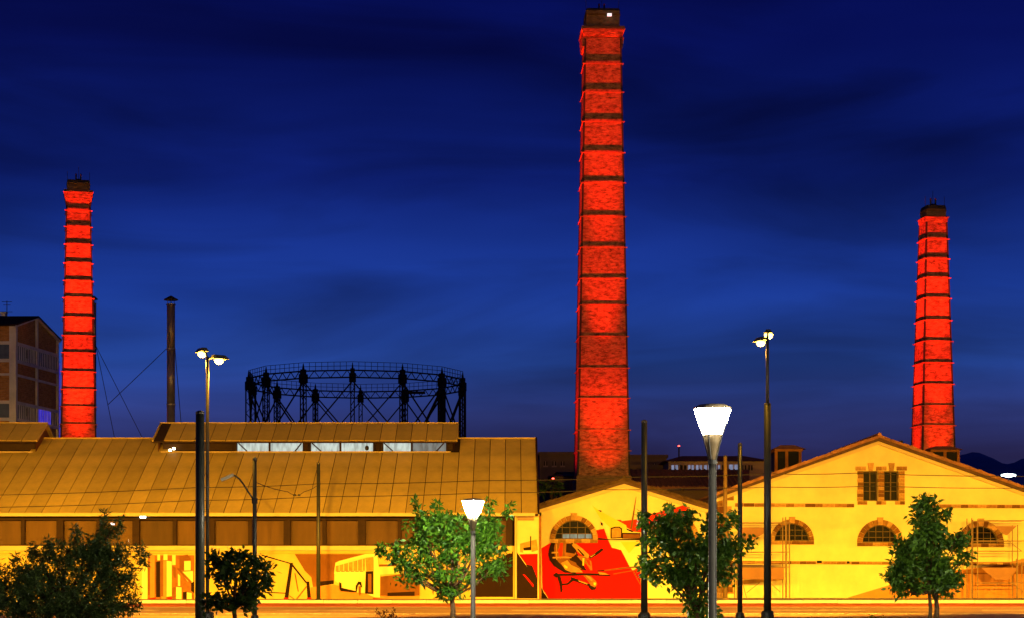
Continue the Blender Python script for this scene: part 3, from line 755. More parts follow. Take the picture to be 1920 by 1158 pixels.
polys = [
    (R, z9((320, 560), (420, 497), (900, 497), (925, 480), (905, 365), (1000, 345), (1040, 460), (1085, 555), (1180, 570), (1280, 765), (1310, 800), (1395, 760), (1400, 1112), (400, 1112), (330, 1000))),
    (K, z9((320, 985), (345, 1040), (395, 1112), (320, 1112))),
    (O, z9((1113, 250), (1185, 252), (1190, 265), (1400, 240), (1500, 195), (1940, 70), (1860, 232), (1750, 240), (1560, 330), (1400, 390), (1330, 380), (1220, 320))),
    (Y, z9((870, 95), (940, 145), (1240, 310), (1260, 400), (1180, 440), (1060, 460), (1010, 320), (930, 190))),
    (PL, z9((960, 240), (1060, 330), (1060, 455), (1005, 320))),
    (PL, z9((1070, 485), (1395, 485), (1395, 760), (1310, 800), (1280, 765), (1185, 580), (1085, 552))),
    (Y, z9((1180, 490), (1385, 490), (1270, 615))),
    (R, z9((1460, 700), (1590, 700), (1530, 820), (1460, 865))),
    (PL, z9((1470, 900), (1840, 830), (1840, 1112), (1470, 1112))),
    (K, z9((935, 445), (1060, 462), (1395, 455), (1395, 472), (935, 470))), (K, z9((1195, 392), (1395, 395), (1395, 455), (1195, 455))), (B, z9((1205, 405), (1390, 408), (1390, 450), (1205, 450))),
    (K, z9((1070, 340), (1120, 325), (1165, 325), (1195, 345), (1195, 450), (1070, 455))), (G, z9((1082, 350), (1125, 337), (1160, 337), (1182, 352), (1182, 440), (1082, 445))),
    (K, z9((930, 145), (970, 150), (975, 165), (955, 163))), (K, z9((958, 270), (985, 290), (985, 318), (968, 312))), (K, z9((1240, 345), (1330, 375), (1300, 385), (1245, 360))), (B, z9((1280, 350), (1345, 0), (1350, 0), (1305, 350))),
    # crouching figure over a stringed bow, in browns and golds
    (K, z9((425, 497), (405, 560), (393, 625), (410, 690), (450, 745), (510, 790), (570, 825), (690, 835), (720, 800), (800, 790), (760, 700), (700, 600), (690, 497))),
    (B, z9((470, 500), (455, 560), (465, 640), (500, 705), (560, 765), (640, 795), (720, 805), (760, 780), (690, 715), (630, 690), (600, 600), (610, 500))),
    (I, z9((575, 500), (560, 560), (575, 640), (660, 655), (700, 620), (660, 560), (640, 500))), (K, z9((590, 510), (640, 510), (690, 590), (680, 620), (585, 605))),
    (O, z9((520, 500), (555, 500), (545, 640), (525, 680), (510, 640))),
    (G, z9((430, 600), (500, 598), (500, 612), (430, 618))), (G, z9((440, 655), (580, 648), (650, 655), (640, 668), (440, 670))), (G, z9((478, 510), (488, 510), (490, 690), (480, 680))), (O, z9((500, 570), (520, 560), (520, 600), (500, 610))),
    (G, z9((530, 720), (600, 690), (640, 740), (730, 780), (770, 822), (640, 822), (575, 790))), (Y, z9((560, 735), (605, 760), (600, 782), (570, 770))),
    (G, z9((665, 500), (700, 515), (770, 570), (835, 632), (830, 670), (785, 655), (715, 600), (650, 530))), (K, z9((700, 560), (725, 570), (790, 640), (770, 645))),
    (I, z9((700, 640), (790, 650), (860, 700), (872, 800), (850, 800), (810, 735), (755, 700))), (K, z9((690, 690), (760, 735), (815, 805), (770, 795), (700, 735))), (Y, z9((765, 670), (785, 668), (780, 750), (765, 745))), (O, z9((800, 680), (840, 690), (855, 750), (830, 740))),
    (K, z9((835, 650), (900, 612), (970, 560), (992, 570), (985, 585), (930, 628), (850, 675))), (G, z9((850, 648), (905, 618), (900, 630), (855, 660))),
    (K, z9((445, 850), (480, 822), (500, 838), (800, 830), (920, 832), (1080, 852), (1060, 862), (940, 858), (800, 852), (520, 860), (480, 880))),
    (G, z9((930, 814), (1010, 828), (1050, 848), (950, 846))), (B, z9((1000, 797), (1200, 768), (1560, 735), (1560, 748), (1200, 785), (1000, 808))), (K, z9((920, 800), (1000, 795), (1000, 808), (920, 812))), (B, z9((1100, 835), (1500, 765), (1500, 775), (1100, 845))), (B, z9((1310, 815), (1325, 812), (1400, 960), (1390, 960))),
    (K, z9((640, 872), (710, 895), (860, 955), (850, 978), (700, 922), (640, 905))), (K, z9((490, 870), (525, 862), (545, 940), (548, 1030), (528, 1035), (515, 950))), (K, z9((535, 945), (600, 938), (660, 880), (680, 900), (610, 955), (540, 962))), (G, z9((720, 908), (820, 940), (815, 955), (725, 920))),
    (I, z9((770, 850), (850, 858), (910, 915), (925, 950), (905, 990), (860, 985), (840, 935), (800, 885))), (G, z9((800, 855), (845, 868), (880, 905), (860, 915))), (Y, z9((885, 930), (912, 935), (905, 965), (885, 955))), (K, z9((830, 955), (900, 985), (920, 965), (905, 1008), (865, 1015), (832, 985))),
]
paint(mh, polys[:9], DM, mm, 'painted_ground'); paint(mh, polys[9:16], DM, mm, 'painted_balcony', 9); paint(mh, polys[16:], DM, mm, 'painted_figure', 16)

# ------------------------------------------------------------------ big yellow gabled house
DG = 126.0
bh = thing('gable_house', 'big yellow gabled house with twin windows above three arched windows', 'building', (X(1650, DG), DG, 0))
ap2 = (X(1649, DG - .5), Z(816, DG - .5)); eL2 = (X(1338, DG - .5), Z(926, DG - .5)); eR2 = (X(1962, DG - .5), Z(926, DG - .5))
wl2, wr2 = X(1346, DG), X(1955, DG)
outer = [(wl2, 0), (wr2, 0), (wr2, roof_z(ap2, eR2, wr2) - .15), (ap2[0], ap2[1] - .15), (wl2, roof_z(ap2, eL2, wl2) - .15)]
holes = [arch_window(bh, 1485, 1013, 33, 41, DG), arch_window(bh, 1650, 1016, 33, 43, DG), arch_window(bh, 1839, 1018, 33, 43, DG)]
for a, b_ in ((1618.5, 1646), (1657.5, 1685)):
    x0, x1, z0, z1 = X(a, DG), X(b_, DG), Z(938, DG), Z(882, DG)
    holes.append([(x0, z0), (x1, z0), (x1, z1), (x0, z1)])
    w = MB().box((x0 - .05, DG + .34, z0 - .05), (x1 + .05, DG + .36, z1 + .05)).build('window', GLASS, bh)
    gb = MB(); xm = (x0 + x1) / 2
    gb.box((xm - .035, DG + .24, z0), (xm + .035, DG + .30, z1))
    for t in (.33, .62): gb.box((x0, DG + .25, z0 + (z1 - z0) * t - .02), (x1, DG + .29, z0 + (z1 - z0) * t + .02))
    for s in (x0 + .04, x1 - .04): gb.box((s - .04, DG + .23, z0), (s + .04, DG + .31, z1))
    gb.box((x0, DG + .23, z1 - .07), (x1, DG + .31, z1)); gb.box((x0, DG + .23, z0), (x1, DG + .31, z0 + .07))
    gb.build('window_frame', BAR, w)
    kb = MB(); kb.prism([(xm - .12, z1), (xm + .12, z1), (xm + .2, z1 + .52), (xm - .2, z1 + .52)], DG - .16, DG + .05); kb.build('keystone', STONE2, w)
    for s0, s1 in (((1608, 1618.3) if a < 1650 else (1646.3, 1657.3)), ((1685.2, 1696) if a > 1650 else (None, None))):
        if s0 is None: continue
        n = 8
        for k in range(n): stone(w, X(s0 + random.uniform(-1.2, .6), DG), X(s1, DG), z0 + (z1 - z0) * k / n, z0 + (z1 - z0) * (k + 1) / n, DG, .09)
    n = 5
    for k in range(n):
        p0 = 1604 + (48 if a > 1650 else 0) + 48 * k / n
        if abs((p0 + 5) - F * xm / DG - 960) < 6: continue
        stone(w, X(p0, DG), X(p0 + 48 / n, DG), z1 + .02, z1 + .30, DG, .12)
        stone(w, X(1608 + (44 if a > 1650 else 0) + 44 * k / n, DG), X(1608 + (44 if a > 1650 else 0) + 44 * (k + 1) / n, DG), z0 - .25, z0 - .01, DG, .12, 'sill_stone')
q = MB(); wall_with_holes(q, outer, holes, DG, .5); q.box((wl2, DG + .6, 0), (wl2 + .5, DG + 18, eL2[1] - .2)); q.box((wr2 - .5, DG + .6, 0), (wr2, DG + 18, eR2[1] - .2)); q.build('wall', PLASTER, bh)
MB().box((wl2 + .5, DG + .8, 0), (wr2 - .5, DG + .9, eL2[1])).build('inner_wall', DROOF, bh)
gable_roof(bh, ap2, eL2, eR2, DG, DG + 18, .55)
# two string courses, laid stone by stone
for py, hpx, step in ((945.5, 7, .62), (1053, 6, .5)):
    x = X(1378, DG)
    while x < wr2 - .2:
        s = step * random.uniform(.7, 1.3)
        px = x * F / DG + 960
        if not (1603 < px + s * 14 < 1700 and py < 1000):
            stone(bh, x, x + s, Z(py + hpx / 2 + (px - 1378) * .006, DG), Z(py - hpx / 2 + (px - 1378) * .006, DG), DG, .05, 'string_stone')
        x += s
# corner stones
z = 0.1; k = 0
while z < Z(930, DG):
    h = random.uniform(.34, .5); wd = (28 if k % 2 else 19) + random.uniform(-3, 3)
    stone(bh, X(1346, DG) - .03, X(1346 + wd * .45, DG), z, z + h, DG, .06, 'corner_stone')
    stone(bh, X(1346 + wd * .45, DG), X(1346 + wd, DG), z, z + h, DG, .05, 'corner_stone')
    z += h; k += 1
# painted ground of the unfinished mural, and the small wall vent
paint(bh, [(2, [(1590, 1119), (1640, 1104), (1700, 1086), (1760, 1072), (1806, 1066), (1860, 1060), (1920, 1046), (1955, 1040), (1955, 1122), (1590, 1122)]),
           (1, [(1806, 1068), (1850, 1062), (1955, 1050), (1955, 1075), (1806, 1075)]),
           (3, [(1380, 1088), (1470, 1080), (1470, 1086), (1380, 1096)]),
           (2, [(1346, 1082), (1372, 1080), (1376, 1112), (1346, 1112)])], DG, [P_CRM, P_BRN, P_ROD, P_GLD])
for px, py, w in ((1536, 1052, 9), (1590, 1053, 5), (1812, 1057, 9)):
    MB().box((X(px - w / 2, DG), DG - .1, Z(py + 2.5, DG)), (X(px + w / 2, DG), DG - .02, Z(py - 2, DG))).build('vent', FACD, bh)

# scaffolds leaning near that wall
def scaffold(xs, label, ledgers, decks, sheets, braces, d=123.6):
    x0, x1 = X(xs[0], d), X(xs[-1], d)
    t = thing('scaffold', label, 'scaffold', ((x0 + x1) / 2, d, 0), 'scaffold towers at the yellow house')
    for px, top in zip(xs, ledgers[0]):
        for dy in (0, 1.3):
            MB().tube([(X(px, d), d + dy, .13), (X(px, d), d + dy, Z(top, d))], .035, 6).build('upright', ZINC, t)
    for py, a, b_ in ledgers[1]:
        for dy in (0, 1.3):
            MB().tube([(X(a, d), d + dy - .05, Z(py, d)), (X(b_, d), d + dy - .05, Z(py, d))], .028, 6).build('ledger', ZINC, t)
    for py, a, b_ in decks:
        for k in range(4):
            MB().box((X(a, d), d + .02 + k * .32, Z(py, d)), (X(b_, d), d + .32 + k * .32, Z(py, d) + .06)).build('plank', DECK, t)
    for pts in sheets:
        b = MB(); b.prism([(X(px, d), Z(py, d)) for px, py in pts], d + .06, d + .09); b.build('hung_sheet', SHEET, t)
    for (a, b0), (c, e) in braces:
        MB().tube([(X(a, d), d - .06, Z(b0, d)), (X(c, d), d - .06, Z(e, d))], .022, 6).build('brace', ZINC, t)
scaffold([1352, 1382, 1473, 1480], 'scaffold tower at the left corner of the yellow house', ([1040, 1040, 968, 972], [(979, 1352, 1482), (1034, 1352, 1480), (1062, 1352, 1480)]),
         [(1054, 1352, 1478)], [[(1384, 1085), (1470, 1085), (1470, 1063), (1384, 1063)], [(1384, 1012), (1414, 1010), (1434, 998), (1434, 988), (1384, 988)]],
         [((1400, 1110), (1424, 1091)), ((1444, 1092), (1462, 1108)), ((1392, 1092), (1402, 1128))])
scaffold([1822, 1833, 1908, 1916], 'scaffold tower at the right side of the yellow house', ([970, 972, 983, 1046], [(975, 1833, 1925), (1013, 1833, 1925), (1032, 1822, 1916), (1092, 1836, 1925)]),
         [(1054, 1830, 1920)], [[(1866, 1086), (1891, 1086), (1911, 1063), (1840, 1063)], [(1885, 1002), (1889, 1002), (1907, 985), (1864, 985)]],
         [((1888, 1011), (1915, 1032)), ((1857, 1106), (1872, 1092)), ((1898, 1092), (1918, 1108))])

# ------------------------------------------------------------------ brick chimneys
RED = (1.0, .022, .004)
def chimney(name, px, d, rz, label, rows, straps, cap, floods, z0, sides):
    """rows: (py, half width px) at top and base; straps: rows of iron bands"""
    s = F / d
    x = X(px, d)
    t = thing(name, label, 'chimney', (x, d, 0), 'red lit brick chimneys', rz)
    (pt, ht), (pb, hb_) = rows
    zt, zbm = Z(pt, d), Z(pb, d); ht /= s; hb_ /= s
    hw = lambda z: ht + (hb_ - ht) * (zt - z) / (zt - zbm)
    Rm = Matrix.Rotation(rz, 3, 'Z'); O = Vector((x, d, 0))
    w = lambda p: O + Rm @ Vector(p)
    def frustum(z_0, h0, z_1, h1, n=1, ins=0):
        b = MB()
        for k in range(n):
            za, zb2 = z_0 + (z_1 - z_0) * k / n, z_0 + (z_1 - z_0) * (k + 1) / n
            ha, hb2 = h0 + (h1 - h0) * k / n, h0 + (h1 - h0) * (k + 1) / n
            c = ((-1, -1), (1, -1), (1, 1), (-1, 1))
            b.hexa([w((a * ha, e * ha, za)) for a, e in c], [w((a * hb2, e * hb2, zb2)) for a, e in c])
        return b
    frustum(0, hw(0), zt, ht).build('shaft', BRICKC, t)
    zpl = Z(cap['plinth'], d)
    frustum(0, hw(0) + .14, zpl, hw(zpl) + .10).build('plinth', BRICKP, t)
    # bands of iron hoop standing a little off the brick, held by irons at the corners
    for py in straps:
        z = Z(py, d); h = hw(z); gp, th, hh = .035, .055, .08
        b = MB()
        i, o = h + gp, h + gp + th
        for (ax, ay, bx, by) in ((-o - .07, -o, o + .07, -i), (-o - .07, i, o + .07, o)):
            b.hexa([w(p) for p in ((ax, ay, z), (bx, ay, z), (bx, by, z), (ax, by, z))], [w(p) for p in ((ax, ay, z + hh), (bx, ay, z + hh), (bx, by, z + hh), (ax, by, z + hh))])
        for (ax, ay, bx, by) in ((-o, -i + .002, -i, i - .002), (i, -i + .002, o, i - .002)):
            b.hexa([w(p) for p in ((ax, ay, z), (bx, ay, z), (bx, by, z), (ax, by, z))], [w(p) for p in ((ax, ay, z + hh), (bx, ay, z + hh), (bx, by, z + hh), (ax, by, z + hh))])
        b.build('iron_band', IRON, t)
    for a, e in ((-1, -1), (1, -1), (1, 1), (-1, 1)):
        b = MB(); za, zc = zpl, zt - .1
        for (fx0, fx1, fy0, fy1) in ((-.10, .034, -.03, .034), (-.03, .034, -.10, -.031)):
            P0 = lambda z, u, v: w((a * (hw(z) + u), e * (hw(z) + v), z))
            b.hexa([P0(za, fx0, fy0), P0(za, fx1, fy0), P0(za, fx1, fy1), P0(za, fx0, fy1)], [P0(zc, fx0, fy0), P0(zc, fx1, fy0), P0(zc, fx1, fy1), P0(zc, fx0, fy1)])
        b.build('corner_iron', DIRON, t)
    # flared head
    zc0, zc1, hc = Z(cap['corbel'][0], d), Z(cap['corbel'][1], d), cap['corbel'][2] / s
    n = 4
    for k in range(n):
        za = zc0 + (zc1 - zc0) * k / n; zb2 = zc0 + (zc1 - zc0) * (k + 1) / n
        hk = hw(zc0) + (hc - hw(zc0)) * ((k + 1) / n) ** .7
        frustum(za, hk, zb2 - .015, hk).build('corbel_course', BRICKC, t)
    if 'side' in cap:
        zs = Z(cap['side'], d)
        for sx in (-1, 1):
            b = MB(); h0, h1 = hw(zs) * .9, hc
            b.hexa([w((sx * h0, -h0, zs)), w((sx * (h0 + (h1 - h0) * .75), -h0, zs + .1)), w((sx * (h0 + (h1 - h0) * .75), h0, zs + .1)), w((sx * h0, h0, zs))],
                   [w((sx * h0, -h0, zc0 - .01)), w((sx * h1, -h0, zc0 - .01)), w((sx * h1, h0, zc0 - .01)), w((sx * h0, h0, zc0 - .01))]); b.build('side_corbel', BRICKC, t)
    zl1 = Z(cap['ledge'], d); frustum(zc1, hc + .05, zl1, hc + .02).build('ledge', BRICKP, t)
    zk1, hk = Z(cap['block'][0], d), cap['block'][1] / s
    frustum(zl1, hk, zk1, hk * 1.01).build('head_block', BRICKP, t)
    frustum(zl1 + (zk1 - zl1) * .72, hk + .05, zl1 + (zk1 - zl1) * .80, hk + .05).build('head_band', STONE3, t)
    zcap = Z(cap['lid'], d)
    frustum(zk1, hk * 1.03, zcap, hk * .93).build('lid', DIRON, t)
    b = MB(); b.hexa([w(p) for p in ((-.28, -.2, zcap - .02), (.28, -.2, zcap - .02), (.28, .2, zcap - .02), (-.28, .2, zcap - .02))], [w(p) for p in ((-.2, -.15, zcap + .22), (.2, -.15, zcap + .22), (.2, .15, zcap + .22), (-.2, .15, zcap + .22))])
    for sx in (-.2, .2): b.tube([w((sx, 0, zcap + .2)), w((sx, 0, zcap + .55))], .07, 8)
    bc = b.build('beacon', DIRON, t)
    for sx in (-.2, .2):
        b = MB(); c = w((sx, 0, zcap + .55)); b.lathe(c, [(.07, 0), (.08, .06), (.05, .14)], 8); b.build('beacon_lens', M('dark_red_lens', (.25, .02, .02), .3), bc)
    for a in (-.98, 0.02, 1.0):
        MB().tube([w((a * hk, -hk * .5 if a != .02 else .1, zl1 if a != .02 else zcap)), w((a * hk, -hk * .5 if a != .02 else .1, zcap + (.75 if a != .02 else 1.3)))], .018, 5).build('lightning_rod', DIRON, t)
    # floodlights at the foot of each lit face
    for (nx, ny), gain in sides:
        tv = Vector((-ny, nx, 0)); nv = Vector((nx, ny, 0))
        for off, zz, half, power in floods:
            for sgn in ((0,) if off < 0 else (0,)):
                L0 = w(nv * (hw(z0) + abs(off)) + Vector((0, 0, z0)))
                T0 = w(nv * hw(zz) + Vector((0, 0, zz)))
                spot('chimney_flood', L0, T0, half, power * gain * REDW, RED, 1.0, .12)
    return t
chimney('brick_chimney', 1128, 150, rad(2.0), 'tallest red lit brick chimney behind the mural house', ((80, 33.5), (900, 48.5)),
        [130, 183, 238, 296, 352, 415, 472, 530, 579, 636, 695, 751, 810, 848], dict(plinth=893, corbel=(78, 66, 39.5), side=98, ledge=60, block=(29, 31), lid=24),
        [(4.2, 40, 5.5, 6e5), (4.2, 27, 8, 1.9e5), (4.2, 16, 18, 3.2e4), (4.2, 12.2, 24, 6.5e3)], 7.8, [((0, -1), 1), ((-1, 0), .5), ((1, 0), .5)])
chimney('brick_chimney', 147, 165, rad(12.9), 'red lit brick chimney at far left beside the brick factory', ((372, 21.5), (820, 32)),
        [400, 431, 464, 499, 532, 564, 599, 633, 665, 700, 733, 765, 798], dict(plinth=860, corbel=(383, 365, 26), ledge=361, block=(346, 20.5), lid=341),
        [(4.0, 31, 7, 7e5), (4.0, 20, 10, 1.7e5), (4.0, 16, 10, 5e4), (4.0, 12.6, 15, 1.3e4)], 7.5, [((0, -1), 1)])
chimney('brick_chimney', 1749.5, 156, rad(6.8), 'red lit brick chimney at right, seen at its corner over the yellow gable', ((418, 20), (830, 31.2)),
        [453, 490, 526, 564, 604, 643, 683, 723, 763, 800], dict(plinth=870, corbel=(420, 411, 22), ledge=409.5, block=(395, 18.5), lid=388),
        [(4.0, 28, 7, 4.2e5), (4.0, 19, 10, 1.1e5), (4.0, 13.5, 12, 2.4e4), (4.0, 10.5, 18, 6e3)], 7.0, [((0, -1), 1), ((-1, 0), 1.0)])
c = at(1142, 28, 148.4); b = MB(); b.box((c.x - .14, c.y - .1, c.z - .1), (c.x + .2, c.y + .1, c.z + .08))
tag(b.build('roof_lamp', glow('white_roof_lamp_lens', (.8, .85, .9), 1.2)), 'tiny white lamp on the head of the tallest chimney', 'lamp')

# ------------------------------------------------------------------ metal flues
def flue(px, d, ytop, w, label, guys):
    x = X(px, d); r = w / F * d / 2; zt = Z(ytop, d)
    t = thing('metal_flue', label, 'flue', (x, d, 0), 'metal flues behind the hall')
    zs = [0, Z(757, d), Z(653, d), zt - .65]
    for a, b_ in zip(zs[:-1], zs[1:]):
        MB().lathe((x, d, a), [(r, 0), (r, b_ - a - .06)], 16).build('pipe', STEEL, t, True)
        MB().lathe((x, d, b_ - .08), [(r * 1.14, 0), (r * 1.14, .1)], 16).build('flange', STEEL, t)
    for k in range(4):
        aa = k * math.pi / 2 + .4; MB().bar((x + r * .8 * math.cos(aa), d + r * .8 * math.sin(aa), zt - .62), (x + r * .8 * math.cos(aa), d + r * .8 * math.sin(aa), zt - .3), .04).build('cowl_strut', DIRON, t)
    MB().lathe((x, d, zt - .33), [(r * 1.75, 0), (r * 1.75, .05), (r * .9, .2), (r * .15, .34)], 16).build('cowl', DIRON, t, True)
    for (a, b0), (c, e), dd in guys:
        MB().tube([at(a, b0, d), at(c, e, dd)], .028, 5).build('guy_wire', CABLE, t)
    return t
flue(320.5, 150, 555, 15.5, 'grey metal flue with a cone cowl left of the gasholder', [((312, 653), (203, 757), 147), ((328, 653), (345, 860), 150)])
flue(176.5, 172, 555, 8, 'thinner metal flue half hidden behind the left red chimney', [((180, 648), (216, 826), 164), ((180, 648), (270, 826), 170)])

# ------------------------------------------------------------------ gasholder frame
DC = 300.0
RG = 203.0 / F * DC
gx = X(669, DC)
gas = thing('gasholder_frame', 'round iron gasholder guide frame against the dusk sky', 'gasholder', (gx, DC, 0))
NC = 14
zg0, zg1 = Z(707, DC - RG), Z(697, DC - RG)
zg0, zg1 = 31.0, 31.75
pos = [(gx + RG * math.sin(rad(2.5 + 360 / NC * k)), DC - RG * math.cos(rad(2.5 + 360 / NC * k)), rad(2.5 + 360 / NC * k)) for k in range(NC)]
b = MB()
for sx in (-.26, .26):
    for sy in (-.4, .4): b.box((sx - .07, sy - .07, 0), (sx + .07, sy + .07, 31))
n = 34
for k in range(n):
    z0_, z1_ = 31 * k / n, 31 * (k + 1) / n
    sg = 1 if k % 2 else -1
    for sy in (-.4, .4): b.bar((-.26 * sg, sy, z0_), (.26 * sg, sy, z1_), .06)
    for sx in (-.26, .26): b.bar((sx, -.4 * sg, z0_), (sx, .4 * sg, z1_), .06)
colm = mesh_of(b, 'column', GIRON)
b = MB(); b.box((-.5, -.5, 30.0), (.5, .5, 31.3)); b.box((-.32, -.35, 31.3), (.32, .35, 32.0)); b.hexa([(-.15, -.15, 32), (.15, -.15, 32), (.15, .15, 32), (-.15, .15, 32)], [(-.04, -.04, 32.9), (.04, -.04, 32.9), (.04, .04, 32.9), (-.04, .04, 32.9)])
headm = mesh_of(b, 'column_head', GIRON)
for (x, y, a) in pos:
    o = inst('column', colm, gas, (x, y, 0), (0, 0, a))
    h = bpy.data.objects.new('column_head', headm); COL.objects.link(h); h.parent = o
for k in range(NC):
    p = Vector(pos[k][:2] + (0,)); q_ = Vector(pos[(k + 1) % NC][:2] + (0,))
    for top in (30.2, 21.0):
        for a, c in ((p, q_), (q_, p)):
            MB().bar(a + Vector((0, 0, top)), c + Vector((0, 0, top - 8.6)), .17).build('brace', GIRON, gas)
    MB().bar(p + Vector((0, 0, 21.3)), q_ + Vector((0, 0, 21.3)), .28).build('tie', GIRON, gas)
    g_ = MB(); n = 9
    for zz in (30.7, 31.75): g_.bar(p + Vector((0, 0, zz)), q_ + Vector((0, 0, zz)), .2, .2)
    for i in range(n):
        a = p.lerp(q_, i / n); c = p.lerp(q_, (i + 1) / n)
        u, v = (30.7, 31.75) if i % 2 else (31.75, 30.7)
        g_.bar(a + Vector((0, 0, u)), c + Vector((0, 0, v)), .1)
    g_.build('girder', GIRON, gas)
    r_ = MB()
    for i in range(1, 8):
        a = p.lerp(q_, i / 8); r_.bar(a + Vector((0, 0, 31.8)), a + Vector((0, 0, 33.0)), .07)
    for zz in (32.4, 33.0): r_.bar(p + Vector((0, 0, zz)), q_ + Vector((0, 0, zz)), .07)
    r_.build('railing', GIRON, gas)
st = MB(); A = at(836, 712, DC - RG * .8); B2 = at(797, 793, DC - RG * .75)
st.bar(A, B2, .5, .3); st.build('stair', GIRON, gas)
MB().box((at(763, 733, DC - RG)[0], DC - RG - .4, Z(737, DC - RG)), (at(797, 733, DC - RG)[0], DC - RG + .6, Z(733, DC - RG))).build('landing', GIRON, gas)

# ------------------------------------------------------------------ brick factory block at far left
DB = 168.0
cx0 = X(25, DB); zf = lambda py: Z(py, DB)
ft = thing('brick_factory', 'tall brick factory block with pale frame and window bands', 'building', (cx0, DB, 0))
gd = Vector((X(107, 178) - cx0, 10.0, 0)); gn = gd.normalized(); nrm = Vector((gn.y, -gn.x, 0)); GL = gd.length
G0 = Vector((cx0, DB, 0))
gp_ = lambda u, z, o=0.: G0 + gn * u + nrm * o + Vector((0, 0, z))
ze_, zap = zf(609), zf(609) + 1.3
q = MB(); q.add([gp_(0, 0), gp_(GL, 0), gp_(GL, ze_), gp_(GL / 2, zap), gp_(0, ze_)], [(0, 1, 2, 3, 4)])
fw = Vector((-1, 0.02, 0))
fp = lambda u, z, o=0.: G0 + fw * u + Vector((0, -o, z))
q.add([fp(0, 0), fp(16, 0), fp(16, ze_), fp(0, ze_)], [(0, 1, 2, 3)])
q.build('wall', BRICKB, ft)
def strip_g(u0, u1, z0, z1, o0, o1, nm, m):
    b = MB(); b.hexa([gp_(u0, z0, o1), gp_(u1, z0, o1), gp_(u1, z0, o0), gp_(u0, z0, o0)], [gp_(u0, z1, o1), gp_(u1, z1, o1), gp_(u1, z1, o0), gp_(u0, z1, o0)]); return b.build(nm, m, ft)
def strip_f(u0, u1, z0, z1, o0, o1, nm, m):
    b = MB(); b.hexa([fp(u0, z0, o1), fp(u1, z0, o1), fp(u1, z0, o0), fp(u0, z0, o0)], [fp(u0, z1, o1), fp(u1, z1, o1), fp(u1, z1, o0), fp(u0, z1, o0)]); return b.build(nm, m, ft)
bands = [(zf(642), zf(675)), (zf(753), zf(785))]
for bi, (zt_, zb2) in enumerate(bands):
    for z in (zt_, zb2):
        strip_g(.3, GL, z - .14, z + .14, 0, .16, 'floor_beam', FRAMEP); strip_f(.3, 16, z - .14, z + .14, 0, .16, 'floor_beam', FRAMEP)
    us = [.3, 2.0, 3.7, GL / 2 - .1, GL / 2 + .1, 6.9, 8.4, GL - .2]
    for i, (u0, u1) in enumerate(zip(us[:-1], us[1:])):
        if u1 - u0 < .3: continue
        lit = bi == 1 and i in (4, 5)
        m = BLUEW if lit else FACW
        w_ = strip_g(u0, u1, zb2 + .15, zt_ - .15, 0, .05, 'window', m)
        bb = MB()
        for k in range(4):
            u = u0 + (u1 - u0) * k / 4; bb.hexa([gp_(u - .04, zb2 + .14, .1), gp_(u + .04, zb2 + .14, .1), gp_(u + .04, zb2 + .14, .05), gp_(u - .04, zb2 + .14, .05)], [gp_(u - .04, zt_ - .14, .1), gp_(u + .04, zt_ - .14, .1), gp_(u + .04, zt_ - .14, .05), gp_(u - .04, zt_ - .14, .05)])
        bb.build('mullion', FRAMEP, w_)
        if i == 1: strip_g(u0 + .6, u1 - .5, zb2 + .5, zt_ - .3, .055, .07, 'open_sash', FACD)
    for k in range(9):
        w_ = strip_f(.35 + k * 1.0, 1.25 + k * 1.0, zb2 + .15, zt_ - .15, 0, .05, 'window', FACD if k else FACW)
        strip_f(1.27 + k * 1.0, 1.33 + k * 1.0, zb2 + .14, zt_ - .14, .0, .11, 'mullion', FRAMEP)
strip_g(.3, GL, zf(701) - .1, zf(701) + .1, 0, .14, 'floor_beam', FRAMEP); strip_f(.3, 16, zf(701) - .1, zf(701) + .1, 0, .14, 'floor_beam', FRAMEP)
b = MB(); b.box((cx0 - .3, DB - .25, 0), (cx0 + .3, DB + .3, ze_)); b.build('corner_column', FRAMEP, ft)
strip_g(GL / 2 - .13, GL / 2 + .13, 0, zap - .1, .0, .19, 'column', FRAMEP); strip_g(GL - .25, GL, 0, ze_, .0, .19, 'column', FRAMEP)
for s0, s1, z0_, z1_ in ((-.3, GL / 2, ze_ - .2, zap), (GL + .3, GL / 2, ze_ - .2, zap)):
    b = MB(); b.bar(gp_(s0, z0_, .1), gp_(s1, z1_, .1), .3, .14); b.build('verge_trim', FRAMEP, ft)
b = MB()
A_, B_2 = gp_(-.4, ze_ - .12, .3), gp_(GL / 2, zap + .04, .3); bk = Vector((-17, -8, 0)).normalized() * 0 + Vector((-16, 0.3, 0))
b.hexa([A_, B_2, B_2 + bk, A_ + bk], [p + Vector((0, 0, .14)) for p in (A_, B_2, B_2 + bk, A_ + bk)]); b.build('roof', M('dark_factory_roof', (.035, .022, .02), .8), ft)
A_ = gp_(GL + .4, ze_ - .12, .3)
b = MB(); b.hexa([A_, B_2, B_2 + bk, A_ + bk], [p + Vector((0, 0, .14)) for p in (A_, B_2, B_2 + bk, A_ + bk)]); b.build('roof', M('dark_factory_roof', (.035, .022, .02)), ft)
c = gp_(GL / 2, zap, -2.0) + Vector((-1.0, 0, -.3)); b = MB(); b.box((c.x - .22, c.y - .2, c.z), (c.x + .22, c.y + .2, c.z + .75)); b.box((c.x - .32, c.y - .3, c.z + .75), (c.x + .32, c.y + .3, c.z + .85)); b.build('roof_vent', FRAMEP, ft)
MB().tube([gp_(GL + .25, 4, .1), gp_(GL + .25, ze_ - 2.2, .1)], .1, 8).build('blue_lit_pipe', glow('blue_neon_pipe', (.05, .04, .9), .35), ft)
an = thing('antenna', 'thin television antenna on the dark factory roof at far left', 'antenna', (X(13, DB + 3), DB + 3, zf(603)))
ax = X(13, DB + 3)
